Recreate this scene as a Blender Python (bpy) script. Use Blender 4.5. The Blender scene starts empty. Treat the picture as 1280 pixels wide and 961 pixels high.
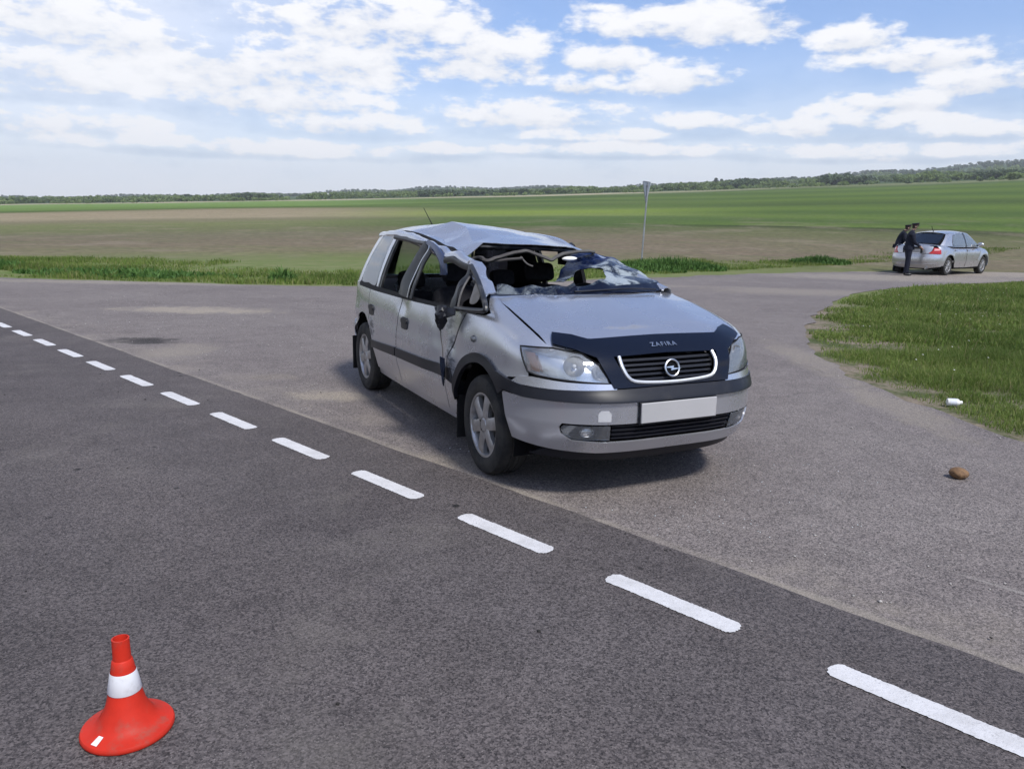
import bpy, bmesh, math, random
import numpy as np
from mathutils import Vector, Matrix, noise
from mathutils.geometry import delaunay_2d_cdt, tessellate_polygon
random.seed(7); RNG = np.random.default_rng(7)
R = math.radians
scene = bpy.context.scene
COL = scene.collection

# ------------------------------------------------------------------ camera
CAM_H, CAM_PITCH, CAM_F, CAM_ROLL = 1.55, .2042, 980.0, .020
cam_d = bpy.data.cameras.new('camera'); cam = bpy.data.objects.new('camera', cam_d); COL.objects.link(cam)
fw = Vector((0, math.cos(CAM_PITCH), -math.sin(CAM_PITCH))); up = Vector((0, math.sin(CAM_PITCH), math.cos(CAM_PITCH))); rt = Vector((1, 0, 0))
rt2 = math.cos(CAM_ROLL)*rt + math.sin(CAM_ROLL)*up; up2 = math.cos(CAM_ROLL)*up - math.sin(CAM_ROLL)*rt
M = Matrix.Identity(4)
for i in range(3):
    M[i][0] = rt2[i]; M[i][1] = up2[i]; M[i][2] = -fw[i]
M[2][3] = CAM_H
cam.matrix_world = M
cam_d.sensor_fit = 'HORIZONTAL'; cam_d.sensor_width = 36; cam_d.lens = CAM_F/1280*36
cam_d.clip_start = .05; cam_d.clip_end = 20000
scene.camera = cam

# ------------------------------------------------------------------ sun, sky, exposure
SUN = Vector((.42, -.60, 1.0)).normalized()
sl = bpy.data.lights.new('sun', 'SUN'); sl.energy = 2.6; sl.angle = R(9); sl.color = (1, .965, .91)
so = bpy.data.objects.new('sun', sl); COL.objects.link(so); so.rotation_euler = SUN.to_track_quat('Z', 'Y').to_euler(); so.location = SUN*60
scene.view_settings.view_transform = 'Standard'; scene.view_settings.look = 'None'
scene.view_settings.exposure = .68; scene.view_settings.gamma = 1
try: scene.view_settings.use_curve_mapping = False
except Exception: pass
world = bpy.data.worlds.new('World'); scene.world = world; world.use_nodes = True

class NT:
    """small helper for writing node trees"""
    def __init__(s, tree): s.t = tree; s.n = tree.nodes; s.l = tree.links
    def node(s, typ, **kw):
        n = s.n.new(typ)
        for k, v in kw.items(): setattr(n, k, v)
        return n
    def put(s, sock, v):
        if isinstance(v, bpy.types.NodeSocket): s.l.new(v, sock)
        elif isinstance(v, (tuple, list)) and sock.type == 'RGBA' and len(v) == 3: sock.default_value = (*v, 1)
        else: sock.default_value = v
    def math(s, op, a, b=None, c=None, clamp=False):
        n = s.node('ShaderNodeMath', operation=op, use_clamp=clamp); s.put(n.inputs[0], a)
        if b is not None: s.put(n.inputs[1], b)
        if c is not None: s.put(n.inputs[2], c)
        return n.outputs[0]
    def vmath(s, op, a, b=None):
        n = s.node('ShaderNodeVectorMath', operation=op); s.put(n.inputs[0], a)
        if b is not None: s.put(n.inputs[1], b)
        return n.outputs[0]
    def comb(s, x, y, z):
        n = s.node('ShaderNodeCombineXYZ')
        for i, v in enumerate((x, y, z)): s.put(n.inputs[i], v)
        return n.outputs[0]
    def sep(s, v):
        n = s.node('ShaderNodeSeparateXYZ'); s.put(n.inputs[0], v); return n.outputs
    def noise(s, vec, scale, detail=3, rough=.5, dist=0, lac=2.0):
        n = s.node('ShaderNodeTexNoise'); s.put(n.inputs['Vector'], vec); n.inputs['Scale'].default_value = scale
        n.inputs['Detail'].default_value = detail; n.inputs['Roughness'].default_value = rough; n.inputs['Distortion'].default_value = dist
        n.inputs['Lacunarity'].default_value = lac
        return n.outputs[0]
    def vor(s, vec, scale, feature='F1', rnd=1, out=0):
        n = s.node('ShaderNodeTexVoronoi', feature=feature); s.put(n.inputs['Vector'], vec); n.inputs['Scale'].default_value = scale
        n.inputs['Randomness'].default_value = rnd
        return n.outputs[out]
    def mr(s, v, a, b, c=0., d=1., smooth=True):
        n = s.node('ShaderNodeMapRange', interpolation_type='SMOOTHSTEP' if smooth else 'LINEAR'); s.put(n.inputs[0], v)
        for i, q in enumerate((a, b, c, d)): s.put(n.inputs[i+1], q)
        return n.outputs[0]
    def mix(s, f, a, b, typ='MIX'):
        n = s.node('ShaderNodeMix', data_type='RGBA', blend_type=typ); s.put(n.inputs[0], f); s.put(n.inputs[6], a); s.put(n.inputs[7], b)
        return n.outputs[2]
    def bump(s, h, strength=.3, dist=.01):
        n = s.node('ShaderNodeBump'); s.put(n.inputs['Height'], h); n.inputs['Strength'].default_value = strength; n.inputs['Distance'].default_value = dist
        return n.outputs[0]

def dir_px(u, v):
    """azimuth and elevation of a direction in the place"""
    d = fw + (u-640)/CAM_F*rt2 - (v-480.5)/CAM_F*up2
    return math.atan2(d.x, d.y), math.atan2(d.z, math.hypot(d.x, d.y))

def build_world():
    w = NT(world.node_tree); w.n.clear()
    sky = w.node('ShaderNodeTexSky', sky_type='NISHITA'); sky.sun_disc = False
    sky.sun_elevation = math.asin(SUN.z); sky.sun_rotation = math.atan2(SUN.x, SUN.y)
    sky.air_density = 1.0; sky.dust_density = 1.6; sky.ozone_density = 1.2; sky.altitude = 120
    tc = w.node('ShaderNodeTexCoord'); D = tc.outputs['Generated']
    x, y, z = w.sep(D)
    az = w.math('ARCTAN2', x, y); el = w.math('ARCSINE', z)
    # puffy breakup: noise in direction space, stretched along the horizon as a flat cloud deck is
    sv = w.comb(az, w.math('MULTIPLY', el, 2.3), 0.)
    n1 = w.noise(sv, 10.0, 5, .57, .15); n2 = w.noise(sv, 34.0, 4, .62)
    # general deck of clouds in perspective (whole sky)
    zz = w.math('ADD', w.math('MAXIMUM', z, 0.), .09)
    n3 = w.noise(w.comb(w.math('DIVIDE', x, zz), w.math('DIVIDE', y, zz), 0.), .85, 4, .57)
    deck = w.mr(n3, .52, .70)
    # single clouds: centre px -> direction, half sizes in px
    blobs = [(70,20,100,34),(160,45,80,26),(280,85,190,36),(60,85,120,30),(330,122,160,22),(80,150,120,17),(480,30,170,36),(600,62,110,34),(420,70,120,30),
             (655,142,110,20),(700,169,64,9),(555,186,64,8),(755,72,62,16),(725,104,60,13),(850,98,80,20),(830,30,110,20),(905,22,80,26),(1072,44,44,17),(1150,68,85,17),
             (880,152,60,14),(1240,98,76,20),(1130,124,70,13),(1060,152,120,18),(1210,160,80,12),(430,152,100,15),(300,182,220,11),(800,168,44,8),(760,186,200,9),(1130,188,160,10)]
    def chain(vec):
        m = None
        for (bx, by, rx, ry) in blobs:
            a, e = dir_px(bx, by); sx, sy = CAM_F/rx*.79, CAM_F/ry*.79
            n = w.node('ShaderNodeVectorMath', operation='MULTIPLY_ADD'); w.put(n.inputs[0], vec); n.inputs[1].default_value = (sx, sy, 0); n.inputs[2].default_value = (-a*sx, -e*sy, 0)
            d = w.node('ShaderNodeVectorMath', operation='DOT_PRODUCT'); w.l.new(n.outputs[0], d.inputs[0]); w.l.new(n.outputs[0], d.inputs[1])
            m = d.outputs['Value'] if m is None else w.math('SMOOTH_MIN', m, d.outputs['Value'], .25)
        return w.math('MAXIMUM', w.math('SUBTRACT', 1., m), -3.)
    m = chain(w.comb(az, el, 0.)); m2 = chain(w.comb(az, w.math('ADD', el, .009), 0.))
    nz = w.math('ADD', w.math('MULTIPLY', w.math('SUBTRACT', n1, .5), 2.9), w.math('MULTIPLY', w.math('SUBTRACT', n2, .5), 1.9))
    dens = w.math('ADD', m, nz)
    inview = w.math('MULTIPLY', w.mr(w.math('ABSOLUTE', az), .62, .85, 1, 0), w.mr(el, .30, .45, 1, 0))
    blob = w.math('MULTIPLY', w.mr(dens, .08, .90), inview)
    cov = w.math('MAXIMUM', blob, w.math('MULTIPLY', deck, w.math('SUBTRACT', 1., inview)))
    # thin veil of haze toward the horizon and at the hazy left
    veil = w.math('MULTIPLY', w.mr(el, .0, .23, .84, .04), w.mr(n1, .25, .7, .84, 1.0))
    veil = w.math('MAXIMUM', veil, w.math('MULTIPLY', w.mr(az, .10, -.50, .0, .66), w.mr(el, .6, .2, .3, 1.)))
    cov = w.math('MAXIMUM', cov, veil)
    # cloud brightness: thick parts bright on top, grey where thin or underneath
    sh = w.math('ADD', w.math('SUBTRACT', .90, w.math('MULTIPLY', w.math('MULTIPLY', w.math('MULTIPLY', w.math('SUBTRACT', m2, m), inview), w.mr(m, -.7, .4)), .42)), w.math('ADD', w.math('MULTIPLY', w.math('SUBTRACT', n2, .5), .45), w.math('MULTIPLY', w.math('SUBTRACT', n1, .5), .75)))
    sh = w.math('MULTIPLY', sh, w.mr(el, .02, .15, 1.22, 1.0))
    ccol = w.mix(w.mr(sh, .58, .98, smooth=False), (.58, .615, .69), (1.0, .99, .985))
    sc = w.node('ShaderNodeVectorMath', operation='SCALE'); w.put(sc.inputs[0], ccol); sc.inputs['Scale'].default_value = CLOUD
    skc = w.mix(1., sky.outputs[0], (.80, .95, 1.22), 'MULTIPLY')
    col = w.mix(w.math('MULTIPLY', cov, .95), skc, sc.outputs[0])
    bg = w.node('ShaderNodeBackground'); w.put(bg.inputs[0], col); bg.inputs[1].default_value = .10
    out = w.node('ShaderNodeOutputWorld'); w.l.new(bg.outputs[0], out.inputs[0])
    world.cycles.sampling_method = 'MANUAL'; world.cycles.sample_map_resolution = 256
CLOUD = 7.0
build_world()

# ------------------------------------------------------------------ object helpers
def tag(o, label=None, cat=None, group=None, kind=None):
    if label: o['label'] = label
    if cat: o['category'] = cat
    if group: o['group'] = group
    if kind: o['kind'] = kind
    return o

def empty(name, loc=(0, 0, 0), rz=0, label=None, cat=None, group=None):
    o = bpy.data.objects.new(name, None); COL.objects.link(o); o.location = loc; o.rotation_euler = (0, 0, rz); o.empty_display_size = .1
    return tag(o, label, cat, group)

def mk(name, verts, faces, mat, parent=None, smooth=True, sharp=38, solid=0, soff=-1, bevel=0, sub=0):
    me = bpy.data.meshes.new(name)
    me.from_pydata([tuple(map(float, v)) for v in verts], [], [tuple(map(int, f)) for f in faces]); me.update()
    return finish(name, me, mat, parent, smooth, sharp, solid, soff, bevel, sub)

def finish(name, me, mat, parent=None, smooth=True, sharp=38, solid=0, soff=-1, bevel=0, sub=0):
    if mat is not None:
        for m in (mat if isinstance(mat, (list, tuple)) else [mat]): me.materials.append(m)
    if smooth:
        me.shade_smooth()
        try: me.set_sharp_from_angle(angle=R(sharp))
        except Exception: pass
    if solid and smooth:       # keep the rim of a sheet crisp
        ei = np.zeros(len(me.loops), np.int32); me.loops.foreach_get('edge_index', ei); cnt = np.bincount(ei, minlength=len(me.edges))
        at = me.attributes.get('sharp_edge') or me.attributes.new('sharp_edge', 'BOOLEAN', 'EDGE')
        sh = np.zeros(len(me.edges), bool); at.data.foreach_get('value', sh); at.data.foreach_set('value', sh | (cnt == 1))
    o = bpy.data.objects.new(name, me); COL.objects.link(o)
    if parent: o.parent = parent
    if solid:
        md = o.modifiers.new('solid', 'SOLIDIFY'); md.thickness = solid; md.offset = soff
    if bevel:
        md = o.modifiers.new('bevel', 'BEVEL'); md.width = bevel; md.segments = 2; md.limit_method = 'ANGLE'; md.angle_limit = R(40)
    if sub:
        md = o.modifiers.new('sub', 'SUBSURF'); md.levels = sub; md.render_levels = sub
    return o

def frombm(name, bm, mat, parent=None, **kw):
    me = bpy.data.meshes.new(name); bm.to_mesh(me); bm.free(); return finish(name, me, mat, parent, **kw)

def bm_box(bm, c, s, rot=None):
    r = bmesh.ops.create_cube(bm, size=1); vs = r['verts']
    m = Matrix.Diagonal((*s, 1))
    if rot is not None: m = rot.to_4x4() @ m
    m = Matrix.Translation(c) @ m
    bmesh.ops.transform(bm, matrix=m, verts=vs); return vs

def box(name, c, s, mat, parent=None, rot=None, bevel=.006, **kw):
    bm = bmesh.new(); bm_box(bm, c, s, rot); return frombm(name, bm, mat, parent, bevel=bevel, **kw)

def cat(pts, n=6, closed=False):
    """Catmull-Rom through points"""
    P = [np.array(p, float) for p in pts]; N = len(P); out = []
    rng = range(N if closed else N-1)
    for i in rng:
        if closed: a, b, c, d = P[(i-1) % N], P[i], P[(i+1) % N], P[(i+2) % N]
        else: a, b, c, d = P[max(i-1, 0)], P[i], P[i+1], P[min(i+2, N-1)]
        for k in range(n):
            t = k/n
            out.append(.5*((2*b)+(-a+c)*t+(2*a-5*b+4*c-d)*t*t+(-a+3*b-3*c+d)*t**3))
    if not closed: out.append(P[-1])
    return [tuple(p) for p in out]

def tube_vf(path, r, n=8, flat=1.0, closed=False, caps=True):
    P = [Vector(p) for p in path]; N = len(P); V = []; F = []
    rr = r if isinstance(r, (list, tuple)) else [r]*N
    up0 = None
    for i in range(N):
        if closed: t = (P[(i+1) % N]-P[i-1])
        else: t = P[min(i+1, N-1)]-P[max(i-1, 0)]
        t.normalize()
        if up0 is None:
            up0 = Vector((0, 0, 1)) if abs(t.z) < .9 else Vector((1, 0, 0))
        a = t.cross(up0)
        if a.length < 1e-5: a = t.orthogonal()
        a.normalize(); b = a.cross(t).normalized(); up0 = b
        for k in range(n):
            q = 2*math.pi*k/n
            V.append(P[i]+a*(math.cos(q)*rr[i])+b*(math.sin(q)*rr[i]*flat))
    for i in range(N if closed else N-1):
        for k in range(n):
            j = (i+1) % N
            F.append((i*n+k, i*n+(k+1) % n, j*n+(k+1) % n, j*n+k))
    if caps and not closed:
        F.append(tuple(range(n-1, -1, -1))); F.append(tuple((N-1)*n+k for k in range(n)))
    return V, F

def tube(name, path, r, mat, parent=None, n=8, flat=1.0, closed=False, **kw):
    V, F = tube_vf(path, r, n, flat, closed); return mk(name, V, F, mat, parent, **kw)

def lathe_vf(prof, n=32, axis='z', c=(0, 0, 0)):
    """prof = (radius, height) list; closed at the ends where radius is 0"""
    V = []; F = []; K = len(prof)
    for i in range(n):
        a = 2*math.pi*i/n
        for (r, h) in prof:
            u, v = r*math.cos(a), r*math.sin(a)
            p = {'z': (u, v, h), 'y': (u, h, v), 'x': (h, u, v)}[axis]
            V.append((p[0]+c[0], p[1]+c[1], p[2]+c[2]))
    for i in range(n):
        j = (i+1) % n
        for k in range(K-1):
            F.append((i*K+k, j*K+k, j*K+k+1, i*K+k+1) if axis != 'y' else (i*K+k, i*K+k+1, j*K+k+1, j*K+k))
    return V, F

def lathe(name, prof, mat, parent=None, n=32, axis='z', c=(0, 0, 0), **kw):
    V, F = lathe_vf(prof, n, axis, c)
    bm = bmesh.new(); vs = [bm.verts.new(v) for v in V]
    for f in F:
        try: bm.faces.new([vs[i] for i in f])
        except ValueError: pass
    bmesh.ops.remove_doubles(bm, verts=bm.verts[:], dist=1e-5); bmesh.ops.dissolve_degenerate(bm, edges=bm.edges[:], dist=1e-6)
    bmesh.ops.recalc_face_normals(bm, faces=bm.faces[:])
    return frombm(name, bm, mat, parent, **kw)

def copy_tree(o, parent=None):
    c = o.copy(); COL.objects.link(c); c.parent = parent
    for ch in [q for q in bpy.data.objects if q.parent == o]: copy_tree(ch, c)
    return c

# ------------------------------------------------------------------ materials
def mat(name, col, rough=.5, metal=0., spec=.5, coat=0., col2=None, nscale=4., bump=0., bscale=60., bdist=.002, emis=None, trans=0., ior=1.45, alpha=1., dirt=None, rvar=0.):
    m = bpy.data.materials.new(name); m.use_nodes = True; t = NT(m.node_tree); b = t.n['Principled BSDF']
    tc = t.node('ShaderNodeTexCoord').outputs['Object']
    c = (*col, 1)
    if col2 is not None: c = t.mix(t.mr(t.noise(tc, nscale, 5, .6), .35, .65), col, col2)
    if dirt is not None:     # (colour, scale, lo, hi, strength)
        d = t.mr(t.noise(tc, dirt[1], 6, .65), dirt[2], dirt[3], 0, dirt[4]); c = t.mix(d, c if not isinstance(c, tuple) else col, dirt[0])
    t.put(b.inputs['Base Color'], c)
    b.inputs['Roughness'].default_value = rough; b.inputs['Metallic'].default_value = metal
    b.inputs['Specular IOR Level'].default_value = spec; b.inputs['Coat Weight'].default_value = coat; b.inputs['Coat Roughness'].default_value = .08
    b.inputs['Transmission Weight'].default_value = trans; b.inputs['IOR'].default_value = ior; b.inputs['Alpha'].default_value = alpha
    if rvar: t.put(b.inputs['Roughness'], t.mr(t.noise(tc, 9, 5, .6), .3, .7, max(rough-rvar, .02), rough+rvar))
    if bump: t.put(b.inputs['Normal'], t.bump(t.noise(tc, bscale, 4, .6), bump, bdist))
    if emis: b.inputs['Emission Color'].default_value = (*emis[0], 1); b.inputs['Emission Strength'].default_value = emis[1]
    return m

# ------------------------------------------------------------------ panels cut from a body surface
def smax(a, b, k):
    h = np.maximum(k-np.abs(a-b), 0)/k
    return np.maximum(a, b)+h*h*k*.25

def dens(poly, step):
    out = []
    for i in range(len(poly)):
        a = np.array(poly[i], float); b = np.array(poly[(i+1) % len(poly)], float)
        n = max(1, int(math.ceil(np.linalg.norm(b-a)/step)))
        for k in range(n): out.append(tuple(a+(b-a)*k/n))
    return out

def fill2d(polys, res):
    """polygons in 2d, filled with a grid of faces of size res -> points, faces"""
    bm = bmesh.new()
    for poly in polys:
        pts = dens(poly, res); ar = sum(pts[i][0]*pts[(i+1) % len(pts)][1]-pts[(i+1) % len(pts)][0]*pts[i][1] for i in range(len(pts)))
        if ar < 0: pts = pts[::-1]
        bm.faces.new([bm.verts.new((p[0], p[1], 0)) for p in pts])
    allp = np.array([p for q in polys for p in q])
    for ax in (0, 1):
        lo, hi = allp[:, ax].min(), allp[:, ax].max()
        k = math.ceil(lo/res)
        while k*res < hi:
            co = [0, 0, 0]; no = [0, 0, 0]; co[ax] = k*res; no[ax] = 1
            bmesh.ops.bisect_plane(bm, geom=bm.verts[:]+bm.edges[:]+bm.faces[:], dist=1e-5, plane_co=co, plane_no=no)
            k += 1
    bmesh.ops.remove_doubles(bm, verts=bm.verts[:], dist=1e-4)
    big = [f for f in bm.faces if len(f.verts) > 4]
    if big: bmesh.ops.triangulate(bm, faces=big)
    bm.verts.index_update()
    V = np.array([v.co[:2] for v in bm.verts]); F = []
    for f in bm.faces:
        q = [v.index for v in f.verts]; a = sum(V[q[i]][0]*V[q[(i+1) % len(q)]][1]-V[q[(i+1) % len(q)]][0]*V[q[i]][1] for i in range(len(q)))
        if abs(a) > 1e-9: F.append(q if a > 0 else q[::-1])
    bm.free(); return V, F

class Body:
    """a closed car body g(P)<0 inside; panels are cut out of its surface"""
    def __init__(s, g, x0=1.3, xr=-1.2, zc=.45): s.g = g; s.x0 = x0; s.xr = xr; s.zc = zc
    def to2(s, kind, p):
        if len(p) == 2: return p
        x, y, z = p
        if kind == 'rad': return (x, .85*math.atan2(z-s.zc, abs(y)))
        if kind == 'wrap': return (.85*math.atan2(y, x-s.x0), z)
        if kind == 'tail': return (.85*math.atan2(y, s.xr-x), z)
        if kind == 'top': return (x, y)
        return (x, z)
    def root(s, O, D, tmax=2.6):
        lo = np.zeros(len(O)); hi = np.full(len(O), tmax)
        for _ in range(38):
            m = (lo+hi)/2; inside = s.g(O+D*m[:, None]) < 0
            lo = np.where(inside, m, lo); hi = np.where(inside, hi, m)
        return O+D*lo[:, None]
    def norm(s, P):
        e = 2e-3; N = np.stack([s.g(P+np.eye(3)[i]*e)-s.g(P-np.eye(3)[i]*e) for i in range(3)], 1)
        return N/np.maximum(np.linalg.norm(N, axis=1, keepdims=True), 1e-9)
    def surf(s, kind, Q, sgn=-1):
        n = len(Q); z = np.zeros(n)
        if kind == 'side': O = np.stack([Q[:, 0], z, Q[:, 1]], 1); D = np.stack([z, z+sgn, z], 1)
        elif kind == 'rad':
            th = Q[:, 1]/.85; O = np.stack([Q[:, 0], z, z+s.zc], 1); D = np.stack([z, sgn*np.cos(th), np.sin(th)], 1)
        elif kind == 'wrap':
            a = Q[:, 0]/.85; O = np.stack([z+s.x0, z, Q[:, 1]], 1); D = np.stack([np.cos(a), np.sin(a), z], 1)
        elif kind == 'tail':
            a = Q[:, 0]/.85; O = np.stack([z+s.xr, z, Q[:, 1]], 1); D = np.stack([-np.cos(a), np.sin(a), z], 1)
        else: O = np.stack([Q[:, 0], Q[:, 1], z+.3], 1); D = np.stack([z, z, z+1], 1)
        return s.root(O, D)
    def panel(s, name, kind, polys, m, parent, off=0., thick=.004, res=.035, sgn=-1, **kw):
        if not isinstance(polys[0], list): polys = [polys]
        P2 = [[s.to2(kind, p) for p in poly] for poly in polys]
        Q, F = fill2d(P2, res); P = s.surf(kind, Q, sgn)
        if off: P = P+s.norm(P)*off
        # outward orientation
        N = s.norm(P); f = F[len(F)//2]
        nn = np.cross(P[f[1]]-P[f[0]], P[f[2]]-P[f[0]])
        if nn@N[f[0]] < 0: F = [q[::-1] for q in F]
        return mk(name, P, F, m, parent, solid=thick, **kw)

class Sheet:
    """greenhouse side: ruled surface between belt and rail curves, (t, v)"""
    def __init__(s, knots, bulge=.02):
        k = sorted(knots, key=lambda a: a[0]); s.T = np.array([a[0] for a in k]); s.B = np.array([a[1] for a in k]); s.Rl = np.array([a[2] for a in k]); s.bulge = bulge
    def at(s, Q):
        t, v = Q[:, 0], Q[:, 1]
        B = np.stack([np.interp(t, s.T, s.B[:, i]) for i in range(3)], 1); Rr = np.stack([np.interp(t, s.T, s.Rl[:, i]) for i in range(3)], 1)
        P = B+(Rr-B)*v[:, None]
        sg = np.sign(B[:, 1]+1e-9); P[:, 1] += sg*s.bulge*4*v*(1-v)*np.minimum(1, np.abs(B[:, 1])*2)
        return P
    def panel(s, name, polys, m, parent, off=0., thick=.004, res=.04, **kw):
        if not isinstance(polys[0], list): polys = [polys]
        Q, F = fill2d(polys, res)
        P = s.at(Q); e = 1e-3
        du = s.at(Q+[e, 0])-s.at(Q-[e, 0]); dv = s.at(Q+[0, e])-s.at(Q-[0, e]); N = np.cross(du, dv); N /= np.maximum(np.linalg.norm(N, axis=1, keepdims=True), 1e-9)
        out = P-np.array([-.4, 0, 1.1]); sg = np.sign((N*out).sum(1)); sg = 1 if sg.sum() > 0 else -1
        N = N*sg
        if sg < 0: F = [q[::-1] for q in F]
        return mk(name, P+N*off, F, m, parent, solid=thick, **kw)
def arc(cx, cz, r, a0, a1, n=14):
    return [(cx+r*math.cos(R(a0+(a1-a0)*i/n)), cz+r*math.sin(R(a0+(a1-a0)*i/n))) for i in range(n+1)]
def rrect(x0, z0, x1, z1, r, n=4):
    o = []
    for (cx, cz, a) in ((x1-r, z1-r, 0), (x0+r, z1-r, 90), (x0+r, z0+r, 180), (x1-r, z0+r, 270)): o += arc(cx, cz, r, a, a+90, n)
    return o

# ------------------------------------------------------------------ shared car materials
def paint_mat(name, base, flake=.5, scuffs=(), dust=.16):
    """silver metallic paint; scuffs = (x, y, z, rx, rz, strength) worn places on the body"""
    m = bpy.data.materials.new(name); m.use_nodes = True; t = NT(m.node_tree); b = t.n['Principled BSDF']
    oc = t.node('ShaderNodeTexCoord').outputs['Object']; x, y, z = t.sep(oc)
    fl = t.noise(oc, 3, 2, .5)
    c = t.mix(t.mr(fl, .3, .7), [q*.985 for q in base], [min(1, q*1.015) for q in base])
    # road dust, heavier low on the body
    dn = t.math('MULTIPLY', t.mr(t.noise(oc, 3.5, 4, .55), .35, .75), t.mr(z, .15, .75, 1., .12))
    d = t.math('MULTIPLY', dn, dust); c = t.mix(d, c, (.33, .30, .26))
    rough = t.math('ADD', .27, t.math('MULTIPLY', d, .5)); met = t.math('SUBTRACT', .80, t.math('MULTIPLY', d, .7))
    for (sx, sy, sz, rx, rz, st) in scuffs:
        ux = t.math('DIVIDE', t.math('SUBTRACT', x, sx), rx); uz = t.math('DIVIDE', t.math('SUBTRACT', z, sz), rz); uy = t.math('DIVIDE', t.math('SUBTRACT', y, sy), .25)
        r2 = t.math('ADD', t.math('ADD', t.math('MULTIPLY', ux, ux), t.math('MULTIPLY', uz, uz)), t.math('MULTIPLY', uy, uy))
        str_ = t.node('ShaderNodeMapping'); t.put(str_.inputs[0], oc); str_.inputs['Scale'].default_value = (1.2, 1, 3.2)
        k = t.math('ADD', t.math('SUBTRACT', 1., r2), t.math('MULTIPLY', t.math('SUBTRACT', t.noise(str_.outputs[0], 11, 5, .6), .52), 3.0))
        k = t.math('MULTIPLY', t.mr(k, .1, 1.3), st); k = t.math('MULTIPLY', k, t.mr(r2, .8, 2.2, 1., 0.))
        c = t.mix(k, c, (.025, .026, .03)); rough = t.math('ADD', rough, t.math('MULTIPLY', k, .35)); met = t.math('MULTIPLY', met, t.math('SUBTRACT', 1., k))
    t.put(b.inputs['Base Color'], c); t.put(b.inputs['Roughness'], rough); t.put(b.inputs['Metallic'], met)
    b.inputs['Coat Weight'].default_value = .55; b.inputs['Coat Roughness'].default_value = .09
    t.put(b.inputs['Normal'], t.bump(t.noise(oc, 5, 3, .5), .06, .01))
    return m
SILVER = (.515, .525, .565)
M_PAINT = paint_mat('silver_paint_worn', SILVER, scuffs=[(.86, -.87, .67, .10, .20, .9), (.92, -.87, .58, .13, .09, .85), (.82, -.87, .88, .12, .08, .7), (-1.0, -.86, .62, .13, .11, .95), (-1.78, -.8, .52, .12, .10, .9), (1.80, -.05, .955, .35, .012, .5)])
M_BLACKP = mat('black_plastic', (.011, .012, .017), .40, spec=.32, bump=.15, bscale=300, bdist=.001, dirt=((.06, .055, .05), 5, .5, .8, .35))
M_NAVY = mat('gloss_dark_plastic', (.004, .006, .014), .16, spec=.34, dirt=((.10, .09, .085), 14, .64, .82, .25))
M_RUB = mat('rubber_seal', (.012, .012, .013), .7, spec=.25)
M_TYRE = mat('tyre_rubber', (.02, .02, .021), .8, spec=.25, col2=(.045, .042, .038), nscale=9, bump=.3, bscale=90, bdist=.003)
M_RIM = mat('alloy', (.47, .47, .48), .36, metal=.75, col2=(.34, .33, .32), nscale=12)
M_CHROME = mat('chrome', (.66, .67, .68), .30, metal=1.)
M_BOWL = mat('lamp_bowl', (.70, .71, .72), .45, metal=.8)
M_FRIT = mat('printed_glass_edge', (.004, .006, .016), .22, spec=.22, dirt=((.10, .10, .10), 18, .55, .75, .4))
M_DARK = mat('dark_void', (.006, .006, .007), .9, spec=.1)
M_CLOTH = mat('seat_cloth', (.012, .012, .015), .95, spec=.1, col2=(.02, .02, .023), nscale=25, bump=.3, bscale=400, bdist=.001)
M_TRIM = mat('interior_trim', (.10, .095, .09), .8, spec=.2, col2=(.065, .06, .058), nscale=6)
M_BEIGE = mat('headliner_cloth', (.42, .38, .33), .95, spec=.1, col2=(.3, .27, .23), nscale=9, bump=.4, bscale=40, bdist=.006)
M_STEEL = mat('bare_steel', (.22, .21, .20), .45, metal=.5, col2=(.11, .105, .10), nscale=7)
M_PLATE = mat('plate_grey', (.36, .355, .355), .5, col2=(.39, .38, .38), nscale=2)
M_WHITEPL = mat('white_plastic', (.72, .71, .68), .5)
def glass_mat(name, tint, alpha, rough=.03, milky=0.):
    m = bpy.data.materials.new(name); m.use_nodes = True; t = NT(m.node_tree); t.n.clear()
    gl = t.node('ShaderNodeBsdfGlossy'); gl.inputs['Roughness'].default_value = rough; gl.inputs['Color'].default_value = (1, 1, 1, 1)
    tr = t.node('ShaderNodeBsdfTransparent'); tr.inputs[0].default_value = (*tint, 1)
    fr = t.node('ShaderNodeFresnel'); fr.inputs[0].default_value = 1.5
    a = t.node('ShaderNodeMixShader'); t.put(a.inputs[0], t.math('ADD', fr.outputs[0], alpha, clamp=True)); t.l.new(tr.outputs[0], a.inputs[1]); t.l.new(gl.outputs[0], a.inputs[2])
    o = t.node('ShaderNodeOutputMaterial'); last = a
    if milky:
        df = t.node('ShaderNodeBsdfDiffuse'); df.inputs[0].default_value = (.35, .38, .42, 1); c = t.node('ShaderNodeMixShader'); c.inputs[0].default_value = milky
        t.l.new(a.outputs[0], c.inputs[1]); t.l.new(df.outputs[0], c.inputs[2]); last = c
    t.l.new(last.outputs[0], o.inputs[0]); return m
M_GLASS = glass_mat('window_glass', (.55, .62, .62), .10, milky=.22)
M_GLASSDK = glass_mat('dark_glass', (.10, .12, .14), .05)
M_LENS = glass_mat('clear_lens', (.95, .96, .97), .03, .03, milky=.12)
M_REFL = mat('lamp_reflector', (.86, .87, .88), .22, metal=.75, bump=.25, bscale=16, bdist=.012)
M_AMBER = mat('amber_lens', (.75, .34, .20), .25, coat=.5)
M_RED = mat('red_lens', (.42, .012, .012), .18, coat=.6)

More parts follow.
